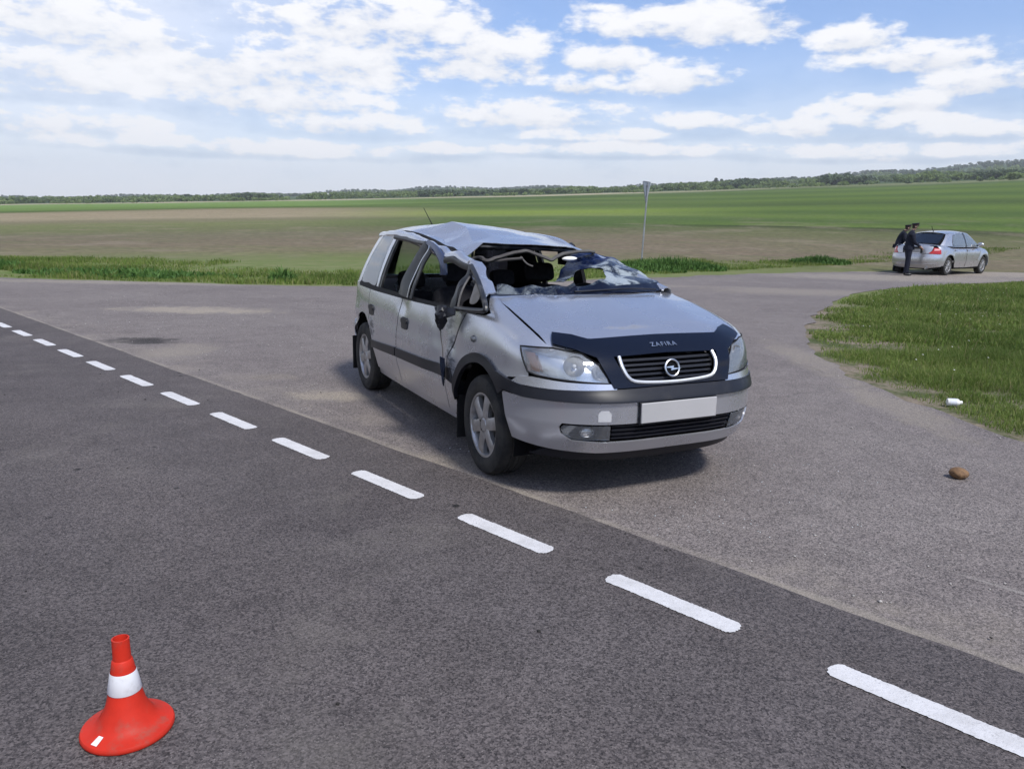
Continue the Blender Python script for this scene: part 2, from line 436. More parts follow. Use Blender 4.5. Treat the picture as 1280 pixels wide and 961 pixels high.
def cracked_glass():
    """laminated windscreen after a roll-over: crazed white where it is folded, still clear and dark elsewhere"""
    m = bpy.data.materials.new('crazed_laminated_glass'); m.use_nodes = True; t = NT(m.node_tree); t.n.clear()
    oc = t.node('ShaderNodeTexCoord').outputs['Object']; x, y, z = t.sep(oc)
    dv = t.vmath('ADD', oc, t.comb(t.math('MULTIPLY', t.noise(oc, 9, 3), .06), t.math('MULTIPLY', t.noise(t.vmath('ADD', oc, (3, 1, 2)), 9, 3), .06), 0.))
    e1 = t.vor(dv, 70, 'DISTANCE_TO_EDGE'); e2 = t.vor(dv, 16, 'DISTANCE_TO_EDGE'); e3 = t.vor(dv, 150, 'DISTANCE_TO_EDGE')
    zone = t.mr(t.noise(oc, 5.2, 5, .65), .43, .56)                     # where the sheet is crazed
    zone = t.math('MULTIPLY', zone, t.mr(y, .02, .26, .45, 1.))
    l1 = t.mr(e1, .0, .09, 1., 0.); l2 = t.mr(e2, .0, .03, 1., 0.); l3 = t.mr(e3, .0, .14, 1., 0.)
    lines = t.math('MAXIMUM', t.math('MULTIPLY', t.math('MAXIMUM', l1, t.math('MULTIPLY', l3, .7)), zone), t.math('MULTIPLY', l2, .16))
    milk = t.math('MAXIMUM', t.math('MULTIPLY', lines, .62), t.math('MULTIPLY', zone, .40), clamp=True)
    band = t.mr(t.math('ADD', x, t.math('MULTIPLY', y, .35)), .80, .88, 1., 0.)       # factory tint at the top of the screen
    milk = t.math('MULTIPLY', milk, t.math('SUBTRACT', 1., t.math('MULTIPLY', band, .88)))
    df = t.node('ShaderNodeBsdfDiffuse'); df.inputs[0].default_value = (.56, .63, .66, 1)
    gl = t.node('ShaderNodeBsdfGlossy'); gl.inputs['Roughness'].default_value = .14; t.put(gl.inputs[0], t.mix(band, (.85, .9, 1), (.22, .30, .6)))
    t.put(gl.inputs['Normal'], t.bump(t.math('ADD', t.noise(oc, 12, 4), t.math('MULTIPLY', e1, .4)), .35, .02))
    tr = t.node('ShaderNodeBsdfTransparent'); t.put(tr.inputs[0], t.mix(band, (.11, .14, .17), (.012, .018, .04)))
    fr = t.node('ShaderNodeFresnel'); fr.inputs[0].default_value = 1.5
    a = t.node('ShaderNodeMixShader'); t.put(a.inputs[0], t.math('ADD', t.math('MULTIPLY', fr.outputs[0], .8), .03, clamp=True)); t.l.new(tr.outputs[0], a.inputs[1]); t.l.new(gl.outputs[0], a.inputs[2])
    c = t.node('ShaderNodeMixShader'); t.put(c.inputs[0], milk); t.l.new(a.outputs[0], c.inputs[1]); t.l.new(df.outputs[0], c.inputs[2])
    o = t.node('ShaderNodeOutputMaterial'); t.l.new(c.outputs[0], o.inputs[0]); return m
M_CRAZE = cracked_glass()

def text_mesh(name, s, size, m, parent, mw, extrude=.002, spacing=1.0, shear=0, offset=0.):
    cu = bpy.data.curves.new(name, 'FONT'); cu.body = s; cu.size = size; cu.extrude = extrude; cu.align_x = 'CENTER'; cu.align_y = 'CENTER'; cu.space_character = spacing; cu.shear = shear; cu.offset = offset
    cu.resolution_u = 3
    o = bpy.data.objects.new(name, cu); COL.objects.link(o)
    dg = bpy.context.evaluated_depsgraph_get(); me = bpy.data.meshes.new_from_object(o.evaluated_get(dg)); bpy.data.objects.remove(o)
    me.name = name; me.transform(mw); return finish(name, me, m, parent, smooth=False)

def make_wheel(parent, x, y, sgn, rad, rimr, wid, spokes, rimw, m_rim=None, name='wheel'):
    """wheel as a part (a hub carrying tyre and rim); sgn = outer side along y"""
    # tyre
    prof = [(rimr, -wid*.46), (rimr+.012, -wid*.5), (rad-.045, -wid*.52), (rad-.014, -wid*.46), (rad-.002, -wid*.36), (rad, -wid*.18), (rad-.006, -wid*.165), (rad-.006, -wid*.14), (rad, -wid*.125),
            (rad, -.008), (rad-.006, -.006), (rad-.006, .006), (rad, .008), (rad, wid*.125), (rad-.006, wid*.14), (rad-.006, wid*.165), (rad, wid*.18), (rad-.002, wid*.36), (rad-.014, wid*.46), (rad-.045, wid*.52), (rimr+.012, wid*.5), (rimr, wid*.46)]
    ty = lathe(name, prof, M_TYRE, parent, 40, 'y', (x, y, rad-.004), sharp=30)
    ty.name = name
    yo = wid*.43*sgn
    # rim barrel + lip
    rp = [(rimr+.006, yo), (rimr+.002, yo*1.06), (rimr-.012, yo*1.04), (rimr-.02, yo*.85), (rimr-.03, yo*.2), (rimr-.03, -yo*.9)]
    lathe('rim', rp, m_rim or M_RIM, ty, 40, 'y', (x, y, rad-.004), sharp=40)
    lathe('brake_disc', [(.0, -yo*.1), (rimr*.68, -yo*.1), (rimr*.68, -yo*.25), (rimr-.03, -yo*.4)], M_DARK, ty, 24, 'y', (x, y, rad-.004))
    # spoked face
    V = []; F = []
    def add(pts, faces):
        b = len(V); V.extend(pts); F.extend([tuple(b+i for i in f) for f in faces])
    hubr = rimr*.33
    for k in range(spokes):
        a = 2*math.pi*(k+.25)/spokes; ca, sa = math.cos(a), math.sin(a)
        ring = []
        for (r_, hw, dep, th) in ((hubr*.7, rimw*1.05, .93, .03), (rimr*.55, rimw*.92, .98, .028), (rimr*.8, rimw*1.0, .96, .028), (rimr-.008, rimw*1.35, .90, .03)):
            for (s_, dd) in ((-1, 0), (-.55, .006), (.55, .006), (1, 0), (1, -th), (-1, -th)):
                u = r_; v = hw*s_; ring.append((x+u*ca-v*sa, y+yo*dep+sgn*dd, rad-.004+u*sa+v*ca))
        fs = []
        for q in range(3):
            for j in range(6):
                fs.append((q*6+j, q*6+(j+1) % 6, (q+1)*6+(j+1) % 6, (q+1)*6+j))
        add(ring, fs)
    mk('spoke_face', V, F, m_rim or M_RIM, ty, sharp=30)
    hp = [(0, yo*1.02), (hubr*.55, yo*1.02), (hubr*.62, yo*.97), (hubr*1.05, yo*.95), (hubr*1.15, yo*.8), (hubr*1.15, yo*.3)]
    lathe('hub', hp, m_rim or M_RIM, ty, 24, 'y', (x, y, rad-.004))
    for k in range(5):
        a = 2*math.pi*k/5+.3
        lathe('wheel_bolt', [(0, yo*.99), (.009, yo*.99), (.011, yo*.93)], M_DARK, ty, 8, 'y', (x+hubr*.82*math.cos(a), y, rad-.004+hubr*.82*math.sin(a)))
    return ty

# ------------------------------------------------------------------ the damaged minivan
van = empty('minivan', (-.029, 6.303, 0), -1.1155, 'silver wrecked minivan with crushed roof and shattered windscreen on the junction', 'car')
FZ = ([.15, .25, .30, .38, .46, .60, .64, .70, .78, .86, .92, 1.0, 1.15], [-.16, -.085, -.06, -.02, 0, 0, -.045, -.075, -.10, -.15, -.21, -.36, -.8])
HX = ([.6, .9, 1.17, 1.4, 1.6, 1.8, 1.95, 2.05, 2.15], [1.20, 1.155, 1.10, 1.06, 1.012, .955, .90, .85, .78])
def g_van(P):
    x, y, z = P[:, 0], P[:, 1], P[:, 2]; ay = np.abs(y)
    w = .872-.34*np.maximum(z-.62, 0)**2-.24*np.maximum(.46-z, 0)-.012*(x/1.2)**2-.05*np.clip((-x-.7)/1.3, 0, 2)**2
    w = w-.006*np.exp(-((z-.74)/.05)**2)
    right = (y < 0)
    dent = .020*np.exp(-(((x-.72)/.22)**2+((z-.84)/.16)**2))+.014*np.exp(-(((x-.62)/.13)**2+((z-.60)/.12)**2))+.005*np.sin(x*21+z*9)*np.exp(-(((x-.75)/.35)**2+((z-.75)/.22)**2))
    dent = dent+.018*np.exp(-(((x+.15)/.10)**2+((z-.90)/.07)**2))+.02*np.exp(-(((x+1.72)/.2)**2+((z-.6)/.2)**2))*np.cos(z*30)
    side = ay-w+np.where(right, dent, 0)
    fr = x-(2.205-.44*(ay/.85)**4.0+np.interp(z, *FZ)*np.where(z > .62, 1-.8*np.clip(ay/.82, 0, 1)**2, 1))
    re = (-2.13+.42*(ay/.85)**4+.05*np.maximum(z-.7, 0))-x
    top = z-(np.interp(x, *HX)+.02-.04*(ay/.7)**2+.006*np.exp(-((ay-.45)/.12)**2))
    g = smax(side, fr, .10); g = smax(g, top, .13); return smax(g, re, .10)
VB = Body(g_van)
AF = (1.347, .315); AR = (-1.347, .315)
def V3(pts, y): return [(p[0], y, p[1]) for p in pts]

for sgn in (-1, 1):
    front_door = [(1.052, .985), (.965, .86), (.83, .66), (.792, .5), (.79, .298), (-.238, .285), (-.255, .5), (-.258, .7), (-.225, .9), (-.205, .962), (.4, .974)]
    rear_arch_f = arc(*AR, .405, 12, 44, 6)
    rear_door = [(-.216, .962), (-.236, .9), (-.27, .7), (-.267, .5), (-.25, .285), (-.935, .285)]+arc(*AR, .405, 0, 48, 8)+[(-1.115, .72), (-1.15, .9), (-1.14, .965)]
    fd = VB.panel('front_door', 'side', front_door, M_PAINT, van, sgn=sgn)
    rd = VB.panel('rear_door', 'side', rear_door, M_PAINT, van, sgn=sgn)
    quarter = [(-1.152, .965), (-1.162, .9), (-1.127, .72), (-1.085, .628)]+arc(*AR, .405, 51, 186, 16)+[(-1.80, .29), (-1.82, .965)]
    VB.panel('quarter_panel', 'side', quarter, M_PAINT, van, sgn=sgn)
    VB.panel('sill', 'side', [(.955, .293), (-.945, .279), (-.955, .225), (.95, .235)], M_PAINT, van, off=-.012, sgn=sgn)
    # inner structure that shows in the gaps
    VB.panel('inner_shell', 'side', [(1.05, .98), (.96, .50), (.94, .24), (-.94, .24)]+arc(*AR, .41, 8, 172, 14)+[(-1.78, .33), (-1.78, .96)], M_DARK, van, off=-.03, sgn=sgn, res=.08)
    fen = [(1.064, .83, .985), (.977, .86, .86), (.842, .87, .66), (.803, .87, .5), (.80, .84, .298)]+V3(arc(*AF, .392, 182, 44, 18), .86)+\
          [(1.72, .83, .685), (1.83, .80, .70), (1.865, .785, .715), (1.845, .80, .80), (1.81, .825, .868), (1.87, .75, .885), (1.925, .695, .885), (1.76, .70, .94), (1.6, .70, .985), (1.30, .69, 1.065), (1.16, .66, 1.105), (1.13, .70, 1.10), (1.27, .79, 1.06), (1.345, .815, 1.03), (1.30, .82, 1.0)]
    VB.panel('front_wing', 'rad', [(p[0], p[1]*sgn, p[2]) for p in fen], M_PAINT, van, sgn=sgn, res=.03)
    # black plastic: arch trims, side moulding
    VB.panel('wheel_arch_trim', 'side', arc(*AF, .388, 168, 42, 18)+arc(*AF, .448, 40, 152, 18), M_BLACKP, van, off=.014, thick=.03, sgn=sgn, res=.03)
    VB.panel('door_moulding', 'side', [(.80, .515), (.80, .592), (-.25, .558), (-.25, .488)], M_BLACKP, fd, off=.014, thick=.018, sgn=sgn, bevel=.004)
    VB.panel('door_moulding', 'side', [(-.275, .487), (-.275, .557), (-.985, .520), (-.97, .458)], M_BLACKP, rd, off=.014, thick=.018, sgn=sgn, bevel=.004)
    VB.panel('wing_moulding', 'side', [(.822, .517), (.822, .593), (.90, .595), (.955, .50)], M_BLACKP, van, off=.014, thick=.018, sgn=sgn)
    for (hx, hz, dd) in ((-.075, .772, fd), (-1.03, .775, rd)):
        hp = VB.panel('door_handle', 'side', rrect(hx-.075, hz-.045, hx+.075, hz+.045, .03), M_BLACKP, dd, off=.006, thick=.012, sgn=sgn, res=.03)
        VB.panel('grip', 'side', rrect(hx-.07, hz+.0, hx+.07, hz+.036, .015), M_BLACKP, hp, off=.014, thick=.010, sgn=sgn, res=.03, bevel=.004)
    if sgn < 0:
        rep = VB.surf('side', np.array([[1.235, .835]]), sgn)[0]
        lathe('side_repeater', [(0, -.022), (.014, -.018), (.024, 0), (.024, .012)], M_LENS, van, 16, 'y', tuple(rep))
        lathe('repeater_base', [(0, -.014), (.012, -.012), (.02, 0)], M_STEEL, van, 16, 'y', tuple(rep))
    # arch liners
    for (cx, cz) in (AF, AR):
        V, F = [], []
        for (yy) in (.80, .50):
            for (px, pz) in arc(cx, cz, .40, -15, 195, 20): V.append((px, yy*sgn, pz))
        for i in range(20): F.append((i, i+1, 21+i+1, 21+i))
        V.append((cx, .5*sgn, cz))
        for i in range(20): F.append((21+i, 21+i+1, 42))
        mk('wheel_housing', V, F, M_DARK, van)
    make_wheel(van, 1.347, .735*sgn, sgn, .314, .204, .20, 6, .040)
    make_wheel(van, -1.347, .735*sgn, sgn, .314, .204, .20, 6, .040)
    # mud flaps
    for (fx, zt) in ((.955, .42), (-1.735, .45)):
        bm = bmesh.new(); bm_box(bm, (fx, .755*sgn, (zt+.13)/2), (.012, .17, zt-.13)); frombm('mud_flap', bm, M_RUB, van, bevel=.003)

# bonnet
hood = [(1.925, -.68), (1.76, -.69), (1.6, -.69), (1.30, -.68), (1.165, -.645), (1.22, -.5), (1.275, -.3), (1.30, 0), (1.275, .3), (1.22, .5), (1.165, .645), (1.30, .68), (1.6, .69), (1.76, .69), (1.925, .68), (2.0, .5), (2.035, .25), (2.045, 0), (2.035, -.25), (2.0, -.5)]
VB.panel('bonnet', 'top', hood, M_PAINT, van, res=.04)
VB.panel('scuttle', 'top', [(1.18, -.64), (1.24, -.5), (1.30, -.3), (1.325, 0), (1.30, .3), (1.24, .5), (1.18, .64), (1.0, .64), (1.0, -.64)], M_BLACKP, van, off=-.03, res=.06)
# front inner void
VB.panel('front_void', 'wrap', [(1.85, -.78, .24), (1.85, .78, .24), (1.85, .78, .86), (1.85, -.78, .86)], M_DARK, van, off=-.075, res=.08)
# bumper: silver cover around the lower opening, black strip, lip
def W(y, z, x=None):
    ay = abs(y); return (2.205-.44*(ay/.85)**4.0 if x is None else x, y, z)
ZT, ZB, ZL = .592, .473, .365
def op_top(y): return .474-.02*max(0, abs(y)-.55)/.1
ys_ = [-.66, -.55, -.4, -.2, 0, .2, .4, .55, .66]
end_x = 1.665
upper = [(end_x, -.845, .60)]+[W(y, ZT) for y in (-.78, -.6, -.4, -.2, 0, .2, .4, .6, .78)]+[(end_x, .845, .60), (1.70, .835, .47)]+[W(y, .474) for y in ys_[::-1]]+[(1.70, -.835, .47)]
lower = [(1.70, -.835, .47)]+[W(-.66, .474), W(-.672, .45), W(-.665, .415), W(-.62, .375)]+[W(y, .362) for y in (-.45, -.2, 0, .2, .45)]+[W(.62, .375), W(.665, .415), W(.672, .45), W(.66, .474)]+[(1.70, .835, .47), (1.735, .81, .335), W(.70, .31)]+[W(y, .297) for y in (.5, .25, 0, -.25, -.5)]+[W(-.70, .31), (1.735, -.81, .335)]
bump_o = VB.panel('front_bumper', 'wrap', [upper, lower], M_PAINT, van, res=.03, thick=.012)
strip = [(1.60, -.855, .615)]+[W(y, .596) for y in (-.8, -.6, -.3, 0, .3, .6, .8)]+[(1.60, .855, .615), (1.60, .855, .70)]+[W(y, .656) for y in (.8, .6, .3, 0, -.3, -.6, -.8)]+[(1.60, -.855, .70)]
VB.panel('bumper_strip', 'wrap', strip, M_BLACKP, bump_o, off=.018, thick=.05, res=.03, bevel=.008)
for s in (-1, 1):
    VB.panel('bumper_top', 'wrap', [(1.74, .815*s, .664), W(.60*s, .652), W(.40*s, .650), W(.385*s, .684), (2.0, .60*s, .697), (1.88, .755*s, .714), (1.80, .80*s, .706)], M_PAINT, bump_o, off=.010, res=.03, thick=.03)
VB.panel('bumper_lip', 'wrap', [W(-.72, .305), W(-.5, .292), W(0, .290), W(.5, .292), W(.72, .305), (1.80, .74, .24), W(.4, .215), W(0, .21), W(-.4, .215), (1.80, -.74, .24)], M_BLACKP, bump_o, off=-.03, thick=.02, res=.05)
# lower opening: slats and fog lamps
for k in range(4):
    z = .383+k*.025
    VB.panel('lower_grille_slat', 'wrap', [W(y, z-.0055) for y in (-.415, -.2, 0, .2, .415)]+[W(y, z+.0055) for y in (.415, .2, 0, -.2, -.415)], M_BLACKP, bump_o, off=-.012, thick=.02, res=.05)
VB.panel('lower_grille_back', 'wrap', [W(y, .36) for y in (-.66, -.3, 0, .3, .66)]+[W(y, .48) for y in (.66, .3, 0, -.3, -.66)], M_DARK, bump_o, off=-.05, res=.06)
for s in (-1, 1):
    ring = [W(s*.425, .463), W(s*.655, .462), W(s*.668, .44), W(s*.655, .41), W(s*.615, .383), W(s*.425, .375)]
    fh = VB.panel('fog_lamp', 'wrap', ring, M_NAVY, van, off=-.03, res=.04)
    c = VB.surf('wrap', np.array([VB.to2('wrap', W(s*.54, .424))]))[0]; a = math.atan2(c[1], c[0]-1.3)*.75
    bm = bmesh.new()
    bmesh.ops.create_uvsphere(bm, u_segments=16, v_segments=8, radius=.03); bmesh.ops.scale(bm, verts=bm.verts[:], vec=(.4, 1.35, .95)); bmesh.ops.rotate(bm, verts=bm.verts[:], cent=(0, 0, 0), matrix=Matrix.Rotation(a, 3, 'Z')); bmesh.ops.translate(bm, verts=bm.verts[:], vec=(c[0]-.022, c[1], c[2]))
    frombm('fog_reflector', bm, M_REFL, fh)
    VB.panel('fog_lens', 'wrap', ring, M_LENS, fh, off=-.006, thick=.003, res=.04)
# tow-eye cover and plate
VB.panel('tow_eye_cover', 'wrap', [W(-.495, .49), W(-.425, .49), W(-.425, .535), W(-.44, .55), W(-.48, .55), W(-.495, .535)], mat('touch_up_paint', (.56, .56, .57), .4, metal=.3), bump_o, off=.003, thick=.004, res=.03)
pl = box('number_plate', (2.222, 0, .532), (.012, .522, .114), M_PLATE, van, bevel=.004)
box('plate_holder', (2.211, 0, .528), (.012, .535, .130), M_BLACKP, pl, bevel=.004)
# headlamps
for s in (-1, 1):
    o2 = [(1.805, s*.828, .872), (1.85, s*.79, .872), (1.93, s*.67, .872), (2.0, s*.52, .845), (2.045, s*.44, .79), (2.075, s*.40, .72), (2.085, s*.392, .690), (2.04, s*.50, .699), (1.97, s*.63, .711), (1.895, s*.745, .724), (1.862, s*.788, .738), (1.835, s*.81, .80)]
    hl = VB.panel('headlamp', 'wrap', o2, M_REFL, van, off=-.055, thick=.003, res=.03)
    VB.panel('lamp_lens', 'wrap', o2, M_LENS, hl, off=.002, thick=.004, res=.03)
    # side walls of the housing
    Q = np.array([VB.to2('wrap', p) for p in dens(o2, .03)]); P1 = VB.surf('wrap', Q); N1 = VB.norm(P1); n = len(Q)
    mk('lamp_bezel', np.vstack([P1+N1*.001, P1-N1*.056]), [(i, (i+1) % n, n+(i+1) % n, n+i) for i in range(n)], M_REFL, hl)
    tube('lamp_gasket', [tuple(p) for p in P1+N1*.003], .0045, M_RUB, hl, 5, closed=True)
    for (yy, zz, rr) in ((.62, .785, .058), (.47, .755, .045)):
        c = VB.surf('wrap', np.array([VB.to2('wrap', W(s*yy, zz))]))[0]; nn = VB.norm(c[None])[0]
        V, F = lathe_vf([(0, -.045), (rr*.35, -.042), (rr*.75, -.028), (rr, -.004), (rr*1.04, -.004), (rr*1.06, -.03)], 20)
        q = Vector((nn[0], nn[1], nn[2]*.3)).to_track_quat('Z', 'Y')
        mk('reflector_bowl', [Vector(c)+q @ (Vector(v)+Vector((0, 0, -.012))) for v in V], F, M_RIM, hl)
        V, F = lathe_vf([(0, -.01), (.008, -.012), (.012, -.03)], 10)
        mk('bulb', [Vector(c)+q @ (Vector(v)+Vector((0, 0, -.012))) for v in V], F, M_WHITEPL, hl)
    VB.panel('indicator', 'wrap', [(1.815, s*.82, .855), (1.87, s*.765, .85), (1.90, s*.735, .735), (1.87, s*.775, .745), (1.845, s*.80, .80)], M_AMBER, hl, off=-.03, thick=.003, res=.03)
# bonnet deflector with grille surround (dark gloss plastic)
top_band = [(1.885, -.69, .935), (1.95, -.585, .925), (2.0, -.49, .905), (2.02, -.2, .91), (2.025, 0, .912), (2.02, .2, .91), (2.0, .47, .905), (1.95, .56, .925), (1.885, .66, .935),
            (1.91, .65, .885), (1.97, .55, .86), (2.02, .44, .82), (2.03, .345, .82), (2.05, 0, .826), (2.03, -.345, .82), (2.02, -.44, .82), (1.97, -.55, .86), (1.91, -.66, .885)]
for_defl = []
side_b = lambda s: [(2.02, s*.44, .82), (2.03, s*.345, .82), (2.07, s*.335, .775), (2.10, s*.275, .70), (2.11, s*.24, .685), (2.12, s*.22, .662), (2.10, s*.375, .662), (2.07, s*.41, .74)]
bot_b = [(2.12, -.22, .662), (2.11, -.24, .685), (2.13, 0, .678), (2.11, .24, .685), (2.12, .22, .662)]
defl = VB.panel('bonnet_deflector', 'wrap', [top_band, side_b(-1), side_b(1), bot_b], M_NAVY, van, off=.016, thick=.006, res=.028)
VB.panel('grille_back', 'wrap', [(2.03, -.36, .83), (2.03, .36, .83), (2.1, .27, .68), (2.1, -.27, .68)], M_DARK, defl, off=-.035, res=.06)
for k in range(5):
    z = .705+k*.026; hw = .275+.065*k/4
    VB.panel('grille_slat', 'wrap', [(2.1, -hw, z-.007), (2.12, 0, z-.009), (2.1, hw, z-.007), (2.1, hw, z+.007), (2.12, 0, z+.005), (2.1, -hw, z+.007)], M_BLACKP, defl, off=-.006, thick=.02, res=.05, bevel=.003)
U = cat([(-.342, .818), (-.325, .765), (-.285, .71), (-.22, .686), (0, .675), (.22, .686), (.285, .71), (.325, .765), (.342, .818)], 5)
Pu = VB.surf('wrap', np.array([VB.to2('wrap', (2.1, a, b)) for a, b in U])); Pu = Pu+VB.norm(Pu)*.018
tube('grille_chrome', [tuple(p) for p in Pu], .0105, M_BOWL, defl, 8)
bc = VB.surf('wrap', np.array([VB.to2('wrap', (2.1, 0, .757))]))[0]; nn = VB.norm(bc[None])[0]; bq = Vector((nn[0], 0, nn[2]*.5)).to_track_quat('X', 'Z')
bcv = Vector(bc)+Vector((.028, 0, 0))
ringp = [bcv+bq @ Vector((0, .047*math.cos(a), .047*math.sin(a))) for a in np.linspace(0, 2*math.pi, 28, endpoint=False)]
bd = tube('badge', [tuple(p) for p in ringp], .0062, M_CHROME, defl, 8, closed=True)
bolt = [(-.062, .006), (.012, .012), (.006, -.001), (.062, -.005), (-.012, -.014), (-.006, -.001)]
bv = [bcv+bq @ Vector((xx, a, b)) for xx in (.004, -.004) for a, b in bolt]
mk('badge_bolt', bv, [(0, 1, 2, 5), (2, 3, 4, 5), (6, 11, 8, 7), (8, 11, 10, 9)]+[(i, i+6, (i+1) % 6+6, (i+1) % 6) for i in range(6)], M_CHROME, bd, smooth=False)
mk('badge_backing', [bcv+bq @ Vector((-.006, .045*math.cos(a), .045*math.sin(a))) for a in np.linspace(0, 2*math.pi, 24, endpoint=False)], [tuple(range(24))], M_DARK, bd, smooth=False)
tcn = VB.surf('wrap', np.array([VB.to2('wrap', (2.05, .01, .862))]))[0]; tn = VB.norm(tcn[None])[0]
xa = Vector((0, 1, 0)); za = Vector((tn[0], 0, tn[2])).normalized(); ya = za.cross(xa)
mw = Matrix((( xa[0], ya[0], za[0], tcn[0]+tn[0]*.019), (xa[1], ya[1], za[1], tcn[1]), (xa[2], ya[2], za[2], tcn[2]+tn[2]*.019), (0, 0, 0, 1)))
text_mesh('lettering', 'ZAFIRA', .046, M_CHROME, defl, mw, .0015, 1.25)

# tail: bumper, gate, lamps
VB.panel('rear_bumper', 'tail', [(-1.75, -.80, .28), (-2.0, 0, .27), (-1.75, .80, .28), (-1.82, .80, .60), (-2.0, 0, .60), (-1.82, -.80, .60)], M_PAINT, van, off=.012, thick=.01, res=.05)
VB.panel('tailgate', 'tail', [(-1.95, -.6, .61), (-1.95, .6, .61), (-1.95, .62, .97), (-1.95, -.62, .97)], M_PAINT, van, res=.05)
for s in (-1, 1):
    VB.panel('rear_corner', 'tail', [(-1.80, s*.80, .61), (-1.95, s*.615, .61), (-1.95, s*.63, .97), (-1.80, s*.76, .97)], M_PAINT, van, off=-.002, res=.05)
    VB.panel('tail_lamp', 'tail', [(-1.86, s*.75, .66), (-1.97, s*.66, .66), (-1.97, s*.66, .95), (-1.86, s*.74, .95)], M_RED, van, off=.006, res=.05)
box('floor_pan', (0, 0, .275), (3.5, 1.45, .10), M_DARK, van, bevel=0)

# ------------------------------------------------------------------ minivan: crushed greenhouse
def crumple(P, amp, sc, seed=0):
    out = []
    for p in P:
        v = noise.noise_vector(Vector(p)*sc+Vector((seed, seed*2, 0))); out.append((p[0]+v.x*amp*.5, p[1]+v.y*amp*.5, p[2]+v.z*amp))
    return out
def gh_knots(s, dz):
    B = lambda x: float(np.abs(VB.surf('side', np.array([[x, .972]]), s)[0][1]))
    k = [(1.34, (1.345, .812, 1.03), (.86, .695, 1.262)), (.92, (.92, B(.92)-.006, .985), (.76, .68, 1.278)), (.5, (.5, B(.5)-.006, .978), (.45, .668, 1.312)), (.1, (.1, B(.1)-.006, .972), (.15, .655, 1.345)),
         (-.3, (-.3, B(-.3)-.006, .97), (-.2, .65, 1.388)), (-.85, (-.85, B(-.85)-.006, .968), (-.85, .64, 1.428)), (-1.05, (-1.05, B(-1.05)-.006, .967), (-1.02, .63, 1.438)),
         (-1.55, (-1.55, B(-1.55)-.006, .967), (-1.42, .605, 1.428)), (-1.78, (-1.78, .765, .967), (-1.60, .575, 1.418)), (-1.95, (-1.93, .66, .967), (-1.72, .52, 1.41)), (-2.1, (-2.02, .52, .967), (-1.80, .44, 1.42)),
         (-2.4, (-2.085, .28, .967), (-1.88, .24, 1.45)), (-2.7, (-2.10, 0, .967), (-1.90, 0, 1.462))]
    return [(t, (b[0], b[1]*s, b[2]), (r[0], r[1]*s, r[2]+dz(t))) for t, b, r in k]
M_CLEAR = glass_mat('clear_window_glass', (.70, .76, .74), .04)
GR = Sheet(gh_knots(-1, lambda t: 0)); LK = gh_knots(1, lambda t: .02 if t < .2 else .0)
for i_, r_ in ((0, (.85, .60, 1.185)), (1, (.60, .57, 1.25)), (2, (.35, .575, 1.30)), (3, (.05, .605, 1.35))): LK[i_] = (LK[i_][0], LK[i_][1], r_)
GL = Sheet(LK)
M_FRAME = mat('door_frame_film', (.012, .013, .016), .38, spec=.5, dirt=((.16, .15, .14), 9, .5, .75, .6))
M_SKYFILM = mat('pillar_film_sky_reflection', (.012, .03, .10), .12, spec=.6, coat=.5)  # dark gloss film with the sky's blue reflection put into its colour
for s, G in ((-1, GR), (1, GL)):
    qg = cat([(-1.60, .06), (-1.30, .05), (-1.03, .05), (-1.01, .5), (-1.005, .93), (-1.25, .95), (-1.47, .93), (-1.56, .5)], 4, True)
    qo = cat([(-1.64, .0), (-1.30, .0), (-1.0, .0), (-.985, .5), (-.98, .985), (-1.25, .99), (-1.50, .97), (-1.60, .5)], 4, True)
    G.panel('quarter_seal', qo, M_RUB, van, off=-.004)
    gq = G.panel('quarter_glass', qg, M_GLASS, van, off=.001, thick=.004)
    G.panel('rear_pillar', [[(-1.64, 0), (-1.60, .5), (-1.50, .97), (-1.45, 1.0), (-2.06, 1.0), (-2.10, .5), (-2.10, 0)]], M_PAINT, van, off=0)
    G.panel('door_pillar', [(-.985, 0), (-.93, 0), (-.895, .5), (-.875, 1.0), (-.975, 1.0), (-.98, .5)], M_PAINT, van, off=.004)
    G.panel('window_frame', [(-.925, 0), (-.865, 0), (-.84, .5), (-.83, .96), (-.87, .98), (-.885, .5)], M_FRAME, van, off=-.002, thick=.02)
    G.panel('belt_strip', [(-1.62, -.055), (.90, -.055), (.90, .03), (-1.62, .03)], M_RUB, van, off=.010, thick=.014, res=.06)
    if s > 0:
        G.panel('window_frame', [(-.36, 0), (-.16, 0), (-.12, .98), (-.26, .98)], M_FRAME, van, off=-.002, thick=.03)
        G.panel('front_pillar', [(1.02, .10), (1.22, .10), (1.26, 1.0), (1.0, 1.0)], M_PAINT, van, off=-.004, thick=.03)
rear_l = [(-2.14, .08), (-2.7, .08), (-2.7, .93), (-2.14, .93)]
for s, G in ((-1, GR), (1, GL)):
    G.panel('rear_window', rear_l, M_CLEAR, van, off=-.002, thick=.004)
    G.panel('tailgate_frame', [[(-2.105, 0), (-2.7, 0), (-2.7, .08), (-2.14, .08), (-2.14, .93), (-2.7, .93), (-2.7, 1.0), (-2.105, 1.0)]], M_PAINT, van)

